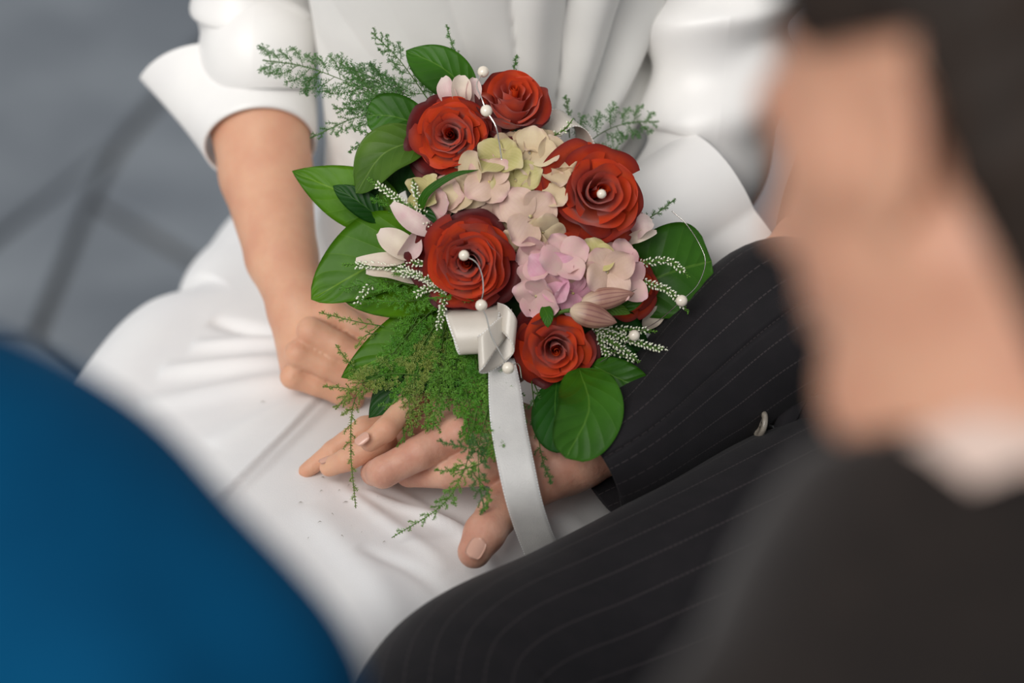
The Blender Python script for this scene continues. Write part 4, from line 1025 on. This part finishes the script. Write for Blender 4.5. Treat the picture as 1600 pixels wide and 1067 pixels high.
apetal([(980, 378, -22), (998, 368, -8), (1026, 362, -16)], 10, 'al_white', (0, .3, 1), 0.4)
apetal([(982, 368, -30), (990, 345, -18), (998, 328, -26)], 15, 'al_pink', (-.2, -.2, .9), 0.5)
apetal([(1008, 512, -70), (1022, 495, -60), (1040, 480, -66)], 14, 'al_white', (0, .2, 1), 0.3)
# --- alstroemeria buds
def albud(a, b, r, lab):
    a, b = np.array(a, float), np.array(b, float); ax = norm(b - a); L = np.linalg.norm(b - a)
    e1 = norm(np.cross(ax, (0, 0, 1))); e2 = np.cross(ax, e1); s = np.linspace(0, 1, 18); th = np.linspace(0, 2 * math.pi, 37)
    S, T = np.meshgrid(s, th, indexing='ij'); R = r * (np.sin(S ** 0.8 * math.pi) ** 0.75 + 0.10 * (1 - S)) * (0.92 + 0.10 * np.abs(np.cos(1.5 * T + S * 1.4)))
    V = a + (S * L)[..., None] * ax + (R * np.cos(T))[..., None] * e1 + (R * np.sin(T))[..., None] * e2
    o = vmk('alstroemeria_bud', V, grid_faces(18, 37), M['al_bud'], bq, uv=np.stack([T / 6.283, S], -1).reshape(-1, 2), label=lab)
    v, f, uv = tube([a + ax * 3, a - ax * 12 + np.array([0, 6, -10]), a - ax * 24 + np.array([0, 16, -30])], [4, 3, 3], 8, 8); vmk('bud_stalk', v, f, M['stem'], o)
albud((908, 474, 60), (992, 458, 54), 17, 'brownish pink striped bud under the hydrangea')
albud((890, 484, 72), (964, 504, 66), 19, 'lower brownish pink striped bud above the bottom rose')

# --- heather sprigs
def heather(pts, dens=1.0, lab=None, size=1.0, r0=8.5):
    n = 60; P = spline(pts, n); L = np.linalg.norm(np.diff(P, axis=0), axis=1).sum()
    v, f, uv = tube(pts, [1.6, 1.4] + [1.0] * (len(pts) - 2), 24, 6)
    o = vmk('heather_sprig', v, f, M['stem'], bq, label=lab)
    T = norm(np.gradient(P, axis=0)); wh, gr = [], []
    k = int(L * 0.62 * dens)
    for i in range(k):
        s = (i + 0.5) / k; j = min(int(s * (n - 1)), n - 1); a = i * 2.4 + random.uniform(-.3, .3)
        e1 = norm(np.cross(T[j], (0, 0.2, 1))); e2 = np.cross(T[j], e1); rd = math.cos(a) * e1 + math.sin(a) * e2
        for kind in (0, 1):
            tip = s > 0.86
            if kind == 0 and tip: continue
            d = norm(T[j] * (0.75 if kind == 0 else 0.9) + rd * (1.0 if kind == 0 else 0.75))
            ln = size * (random.uniform(5.5, 7.5) if kind == 0 else random.uniform(4, 6.5)); w = size * (2.0 if kind == 0 else 1.0)
            c0 = P[j] + rd * (r0 * 0.35 if kind == 0 else 0.6) * (1 - 0.4 * s); x = norm(np.cross(d, (0.3, 0.5, 0.8))); y = np.cross(d, x)
            V = np.array([c0, c0 + d * ln * .55 + x * w, c0 + d * ln * .55 + y * w, c0 + d * ln * .55 - x * w, c0 + d * ln * .55 - y * w, c0 + d * ln])
            F_ = [[0, 1, 2], [0, 2, 3], [0, 3, 4], [0, 4, 1], [5, 2, 1], [5, 3, 2], [5, 4, 3], [5, 1, 4]]
            (wh if kind == 0 else gr).append((V, F_))
    if wh: a_ = merge(wh); vmk('heather_buds', a_[0], a_[1], M['bud_white'], o, kind='stuff', label='tiny white heather buds')
    if gr: a_ = merge(gr); vmk('heather_leaves', a_[0], a_[1], M['fern'], o, kind='stuff')
heather([(660, 345, 6), (620, 310, 10), (576, 280, -4)], 1.5, 'white heather sprig at upper left')
heather([(665, 340, 4), (652, 308, 8), (645, 280, 0)], 1.3)
heather([(680, 368, 12), (660, 345, 18), (640, 318, 16)], 1.4)
heather([(700, 455, 30), (640, 425, 24), (585, 415, 14), (535, 414, 0)], 1.7, 'long white heather sprig at left')
heather([(695, 450, 34), (655, 430, 30), (615, 428, 22)], 1.5)
heather([(698, 440, 26), (660, 412, 24), (625, 415, 16)], 1.3)
heather([(700, 455, 36), (670, 450, 38), (642, 466, 32)], 1.2)
heather([(694, 465, 34), (690, 490, 36), (682, 522, 30)], 1.2, 'short heather tip above the ribbon loop')
heather([(580, 445, 4), (566, 460, 2), (556, 480, -4)], .8)
heather([(1000, 412, 6), (1045, 408, 4), (1076, 432, -8)], 1.0, 'heather sprig over the round leaf')
heather([(1005, 440, 16), (1045, 455, 10), (1076, 488, -6)], 1.3, 'lower heather sprig over the round leaf')
heather([(925, 512, 10), (975, 528, 12), (1030, 545, 6), (1080, 558, -4)], 1.5, 'long heather sprig over the dark sleeve')
heather([(930, 520, 14), (965, 540, 14), (1002, 568, 6)], 1.1)
heather([(932, 520, 12), (950, 560, 16), (968, 604, 12)], 1.2)
heather([(930, 515, 4), (980, 515, 4), (1026, 518, -4)], .9)
heather([(935, 540, 2), (985, 560, 2), (1014, 575, -6)], .7)
heather([(866, 212, -10), (882, 202, -6), (894, 188, -10)], .5)

# --- asparagus fern sprays
def fern(pts, nbr, bl, m='fern', seed=0, nl=6.5, spread=0.85, lab=None, sides=(1, -1), flat=0.35, start=0.08, taper=0.75, stem=1.1, thick=0.42, droop=0.0):
    r_ = random.Random(seed); n = 80; P = spline(pts, n); T = norm(np.gradient(P, axis=0))
    v, f, uv = tube(pts, [stem] + [stem * .7] * (len(pts) - 1), 30, 5)
    tubes = [(v, f)]; tri = []
    def needles(Q, dens=1.0):
        L = np.linalg.norm(np.diff(Q, axis=0), axis=1).sum(); k = max(4, int(L / 2.3 * dens)); Tq = norm(np.gradient(Q, axis=0)); w = 4
        s = np.repeat(np.arange(k) / k, w); j = (s * (len(Q) - 1)).astype(int); t_ = Tq[j]
        e1 = norm(np.cross(t_, (0.1, 0.2, 1))); e2 = np.cross(t_, e1); a = rn.uniform(0, 6.283, len(s))[:, None]
        d = norm(t_ * rn.uniform(.35, .9, len(s))[:, None] + np.cos(a) * e1 + 0.7 * np.sin(a) * e2)
        ln = (nl * rn.uniform(.55, 1.1, len(s)) * (1 - 0.35 * s))[:, None]
        sw = norm(np.cross(d, np.concatenate([rn.uniform(-.4, .4, (len(s), 2)), np.ones((len(s), 1))], 1))) * thick
        p = Q[j]; tri.append(np.stack([p - sw * .7, p + sw * .7, p + d * ln * .5 + sw, p + d * ln, p + d * ln * .5 - sw], 1))
    rn = np.random.default_rng(seed)
    needles(P[int(n * .55):])
    for i in range(nbr):
        s = start + (0.97 - start) * (i + .5) / nbr; j = min(int(s * (n - 1)), n - 1); sg = sides[i % len(sides)]
        e1 = norm(np.cross(T[j], (0, 0, 1))) * sg; ang = spread * r_.uniform(.75, 1.2)
        d = norm(T[j] * math.cos(ang) + e1 * math.sin(ang) + np.array([0, 0, flat * r_.uniform(-1, 1)]))
        L = bl * (1 - taper * s) * r_.uniform(.7, 1.15)
        e = norm(d * .6 + T[j] * .6 + np.array([0, droop, 0]))
        Q = spline([P[j], P[j] + d * L * .5, P[j] + d * L * .5 + e * L * .5], 14); needles(Q[4:] if L > 24 else Q)
        v, f, uv = tube(Q[::4], [stem * .5] * len(Q[::4]), 8, 4); tubes.append((v, f))
        if L > 22:                                    # second order twigs
            Tq = norm(np.gradient(Q, axis=0)); nt2 = int(L / 6)
            for h_ in range(nt2):
                s2 = 0.15 + 0.75 * (h_ + .5) / nt2; jj = int(s2 * 13); g = norm(np.cross(Tq[jj], (0, 0, 1))) * (1 if h_ % 2 else -1)
                dd = norm(Tq[jj] * .8 + g * .75 + np.array([0, 0, r_.uniform(-.3, .3)])); l2 = L * .34 * (1 - .6 * s2) * r_.uniform(.7, 1.2) + 3
                Q2 = Q[jj] + np.linspace(0, 1, 6)[:, None] * dd * l2; needles(Q2)
    a_ = merge(tubes); o = vmk('fern_spray', a_[0], a_[1], M['stem'], bq, label=lab)
    V = np.concatenate(tri).reshape(-1, 3); F_ = np.arange(len(V)).reshape(-1, 5)
    vmk('fern_needles', V, F_, M[m], o, kind='stuff', smooth=False)
    return o
# top left
fern([(660, 175, -60), (560, 135, -70), (480, 105, -90), (410, 94, -110)], 22, 78, 'fern_dark', 1, lab='feathery fern spray reaching over the white sleeve', start=.05, taper=.55)
fern([(650, 175, -55), (590, 150, -60), (535, 128, -70)], 16, 60, 'fern_dark', 2)
fern([(650, 185, -55), (570, 180, -65), (484, 216, -80)], 18, 50, 'fern_dark', 3, lab='fern spray pointing down left across the bodice')
fern([(600, 160, -55), (560, 120, -65), (530, 98, -75)], 10, 34, 'fern_dark', 4)
fern([(672, 160, -55), (625, 95, -60), (580, 50, -70)], 16, 46, 'fern_dark', 5, lab='fern spray rising behind the top leaf')
fern([(730, 120, -60), (712, 85, -65), (697, 38, -75)], 8, 16, 'fern_dark', 6, lab='thin upright fern tip')
fern([(800, 125, -50), (804, 105, -52), (807, 86, -55)], 6, 12, 'fern_dark', 7)
fern([(580, 210, -50), (568, 206, -55), (552, 202, -60)], 5, 10, 'fern_dark', 8)
fern([(570, 225, -50), (558, 228, -55), (544, 238, -60)], 5, 12, 'fern_dark', 9)
fern([(640, 150, -58), (590, 125, -66), (548, 108, -78)], 14, 46, 'fern_dark', 21)
fern([(640, 190, -52), (590, 170, -58), (520, 170, -72)], 16, 48, 'fern_dark', 22)
fern([(500, 112, -88), (480, 130, -92), (478, 150, -96)], 7, 20, 'fern_dark', 23)
fern([(690, 150, -58), (668, 125, -60), (640, 100, -66)], 10, 36, 'fern_dark', 24)
# right
fern([(895, 240, -90), (945, 205, -130), (985, 192, -160), (1030, 190, -180)], 12, 66, 'fern_dark', 10, lab='fern spray over the bodice at right', spread=1.1)
fern([(890, 215, -90), (888, 180, -110), (884, 148, -125)], 7, 22, 'fern_dark', 11)
fern([(1000, 348, -40), (1028, 332, -50), (1056, 310, -60)], 8, 14, 'fern_dark', 12, lab='short fern tip beside the white cuff')
# inside left
fern([(650, 350, -10), (610, 320, -14), (578, 312, -22)], 10, 26, 'fern_deep', 13)
fern([(690, 460, 10), (610, 440, 6), (530, 452, -16)], 18, 40, 'fern_deep', 14, lab='deep green fern over the broad leaf')
fern([(700, 460, 24), (640, 470, 18), (560, 470, 0)], 16, 34, 'fern_deep', 15)
fern([(740, 470, 44), (710, 462, 46), (660, 468, 34)], 8, 16, 'fern_deep', 16)
# fern curtain below the flowers
for k, (p, nb_r, bl_, mm) in enumerate([
    ([(690, 470, 0), (640, 520, 8), (600, 570, 4), (575, 600, -2)], 18, 44, 'fern_deep'), ([(700, 480, 4), (660, 540, 14), (630, 610, 16), (632, 700, 40)], 22, 50, 'fern_deep'),
    ([(705, 490, 6), (680, 560, 18), (664, 630, 24), (672, 668, 40)], 20, 44, 'fern_olive'), ([(720, 495, 6), (712, 570, 20), (722, 640, 40), (760, 722, 90)], 26, 46, 'fern'),
    ([(735, 500, 4), (735, 580, 22), (755, 650, 50), (772, 705, 86)], 24, 44, 'fern_deep'), ([(720, 500, 0), (760, 560, 14), (790, 620, 46)], 22, 50, 'fern_deep'),
    ([(740, 520, 4), (700, 590, 20), (690, 640, 30)], 18, 40, 'fern'), ([(725, 500, 8), (745, 570, 22), (742, 640, 40)], 22, 46, 'fern_deep'),
    ([(690, 480, 2), (690, 540, 14), (650, 600, 18), (600, 640, 4)], 20, 44, 'fern_deep')]):
    fern(p, nb_r, bl_, mm, 30 + k, taper=.6, lab='green fern hanging over the clasped hands' if k == 3 else None)
for k, (p, nb_r, bl_, mm) in enumerate([
    ([(720, 520, 10), (725, 590, 26), (735, 650, 52), (728, 690, 84)], 24, 46, 'fern_deep'), ([(745, 520, 8), (765, 590, 30), (772, 650, 60)], 22, 46, 'fern'),
    ([(680, 500, 4), (660, 560, 18), (640, 620, 22), (645, 680, 44)], 22, 42, 'fern_olive'), ([(660, 480, 0), (630, 540, 6), (600, 610, 6)], 18, 44, 'fern_deep'),
    ([(700, 520, 10), (690, 590, 26), (680, 640, 36), (676, 672, 50)], 18, 40, 'fern'), ([(760, 540, 10), (770, 620, 44), (776, 690, 90), (768, 716, 104)], 20, 36, 'fern'),
    ([(800, 600, 30), (812, 640, 60), (822, 665, 80)], 8, 22, 'fern_dark')]):
    fern(p, nb_r, bl_, mm, 80 + k, taper=.6)
fern([(690, 590, 26), (600, 585, 14), (556, 620, 6), (548, 700, 30), (556, 794, 18)], 24, 44, 'fern_olive', 50, lab='olive fern strand hanging beside the fingertips', taper=.85)
fern([(600, 590, 12), (560, 600, 8), (524, 640, 4)], 12, 34, 'fern_olive', 51)
fern([(600, 510, -10), (555, 502, -16), (498, 488, -26)], 10, 20, 'fern_olive', 52)
fern([(590, 520, -10), (570, 525, -14), (555, 545, -20)], 6, 14, 'fern_olive', 53)
fern([(580, 600, -8), (548, 570, -14), (524, 538, -20)], 8, 20, 'fern_olive', 54)
fern([(560, 610, -10), (535, 606, -14), (504, 604, -22)], 6, 14, 'fern_olive', 55)
fern([(745, 640, 46), (735, 690, 84), (725, 735, 104), (690, 790, 84), (612, 840, 44)], 18, 42, 'fern', 56, lab='fern tip lying across the dress towards the knee', start=.4, taper=.7)
fern([(762, 640, 56), (748, 700, 96), (750, 760, 112), (758, 800, 104)], 14, 40, 'fern_dark', 57, lab='dark fern strand over the back of the hand', start=.15, taper=.7)
fern([(770, 690, 96), (735, 700, 104), (682, 688, 88)], 12, 26, 'fern_dark', 58)
fern([(750, 725, 108), (715, 735, 102), (678, 735, 90)], 8, 20, 'fern', 59)
fern([(740, 740, 112), (765, 775, 116), (752, 802, 104)], 8, 14, 'fern', 60)
fern([(830, 590, 10), (838, 660, 46), (848, 720, 84), (863, 756, 92)], 14, 20, 'fern_dark', 61, lab='thin fern strand right of the white ribbon tail', taper=.5)
fern([(835, 600, 6), (850, 640, 30), (856, 690, 62)], 10, 24, 'fern', 62)

# --- ribbon
def ribbon(pts, wv, hw, m, lab, name='ribbon_loop', n=60):
    P = spline(pts, n); wv = np.asarray(wv, float)
    Wd = spline(wv, n) if wv.ndim == 2 else np.repeat(wv[None], n, 0); Wd = norm(Wd)
    hwv = spline(np.asarray(hw, float)[:, None], n)[:, 0] if np.ndim(hw) else np.full(n, hw)
    u = np.linspace(-1, 1, 9); s = np.concatenate([[0], np.cumsum(np.linalg.norm(np.diff(P, axis=0), axis=1))])
    G = P[:, None] + (hwv[:, None] * u[None])[..., None] * Wd[:, None]
    S, U = np.meshgrid(s / 5.0, (u + 1) / 2, indexing='ij')
    o = vmk(name, G, grid_faces(n, 9), M[m], bq, uv=np.stack([U, S], -1).reshape(-1, 2), label=lab)
    o.modifiers.new('thickness', 'SOLIDIFY').thickness = 0.0004
    return o
ribbon([(742, 478, 8), (739, 492, 44), (742, 520, 58), (746, 544, 56), (746, 552, 44), (742, 540, 26), (738, 500, 14)], (1, -0.06, 0.12), [44, 43, 37, 31, 29, 31, 36], 'ribbon', 'wide white satin ribbon loop under the middle rose')
ribbon([(800, 498, 34), (776, 522, 68), (756, 546, 84), (748, 554, 74), (760, 556, 58), (786, 546, 50), (804, 530, 52), (802, 515, 62), (790, 500, 60), (776, 490, 40)], [(0.05, 1, 0.1)] * 5 + [(-.1, 1, 0.1)] * 5, [16, 22, 27, 28, 27, 25, 22, 22, 22, 18], 'ribbon', 'rolled white satin ribbon loop beside the bottom rose')
ribbon([(784, 560, 30), (788, 600, 44), (794, 660, 76), (805, 720, 112), (818, 780, 116), (834, 830, 78), (856, 880, 20), (880, 920, -30)], [(1, -.02, 0.1)] * 4 + [(1, -.12, .05)] * 2 + [(1, -.3, 0)] * 2, [20, 25, 28, 29, 28, 28, 28, 28], 'ribbon_sheer', 'long white ribbon tail hanging over the groom hand', 'ribbon_tail')
ribbon([(845, 232, -30), (860, 200, -34), (880, 184, -44), (900, 190, -56), (914, 214, -66), (916, 240, -72)], (0.55, 0.45, 0.5), 26, 'ribbon', 'white ribbon loop behind the top rose')
ribbon([(1010, 500, -90), (1030, 505, -86), (1042, 490, -92)], (0.3, 1, 0.1), 18, 'ribbon', 'end of white ribbon under the round leaf')

# --- pearls and silver wire
def sphere(c, r, nu=20, nv=14):
    a = np.linspace(0, 2 * math.pi, nu, endpoint=False); b = np.linspace(0, math.pi, nv); A_, B_ = np.meshgrid(a, b)
    return np.stack([c[0] + r * np.cos(A_) * np.sin(B_), c[1] + r * np.sin(A_) * np.sin(B_), c[2] + r * np.cos(B_)], -1).reshape(-1, 3), grid_faces(nv, nu, False, True)
for c, r, lb in [((755, 112, 10), 9.2, 'pearl at the very top'), ((760, 173, 66), 9.6, 'pearl between the two upper roses'), ((940, 303, 84), 7.6, 'small pearl in the heart of the right rose'), ((725, 399, 92), 8.6, 'pearl in the middle rose'),
                 ((752, 477, 92), 9.6, 'pearl on the lower rim of the middle rose'), ((794, 575, 96), 9.8, 'pearl under the ribbon loops'), ((1065, 470, 8), 9.5, 'pearl at the end of the heather over the sleeve'), ((991, 524, 20), 9, 'pearl in the lower right heather')]:
    v, f = sphere(c, r); vmk('pearl', v, f, M['pearl'], bq, label=lb)
def wire(pts, r=1.0):
    v, f, uv = tube(pts, [r] * len(pts), 12 * len(pts), 6); vmk('wire', v, f, M['wire'], bq)
wire([(755, 112, 10), (745, 132, 40), (752, 152, 60), (760, 173, 66), (774, 196, 70), (780, 222, 66), (784, 250, 62)], 1.2)
wire([(725, 399, 92), (744, 410, 96), (753, 430, 98), (755, 455, 98), (752, 477, 92), (760, 495, 92), (768, 525, 96), (782, 552, 96), (794, 575, 96)], 1.2)
wire([(794, 575, 96), (806, 568, 92), (812, 572, 84), (815, 590, 60)], 0.9)
wire([(1065, 470, 8), (1090, 445, 0), (1102, 410, -10), (1092, 380, -16), (1072, 350, -30), (1050, 330, -40)], 0.8)
wire([(1065, 470, 8), (1030, 500, 6), (991, 524, 20), (965, 548, 30), (938, 566, 40)], 0.8)
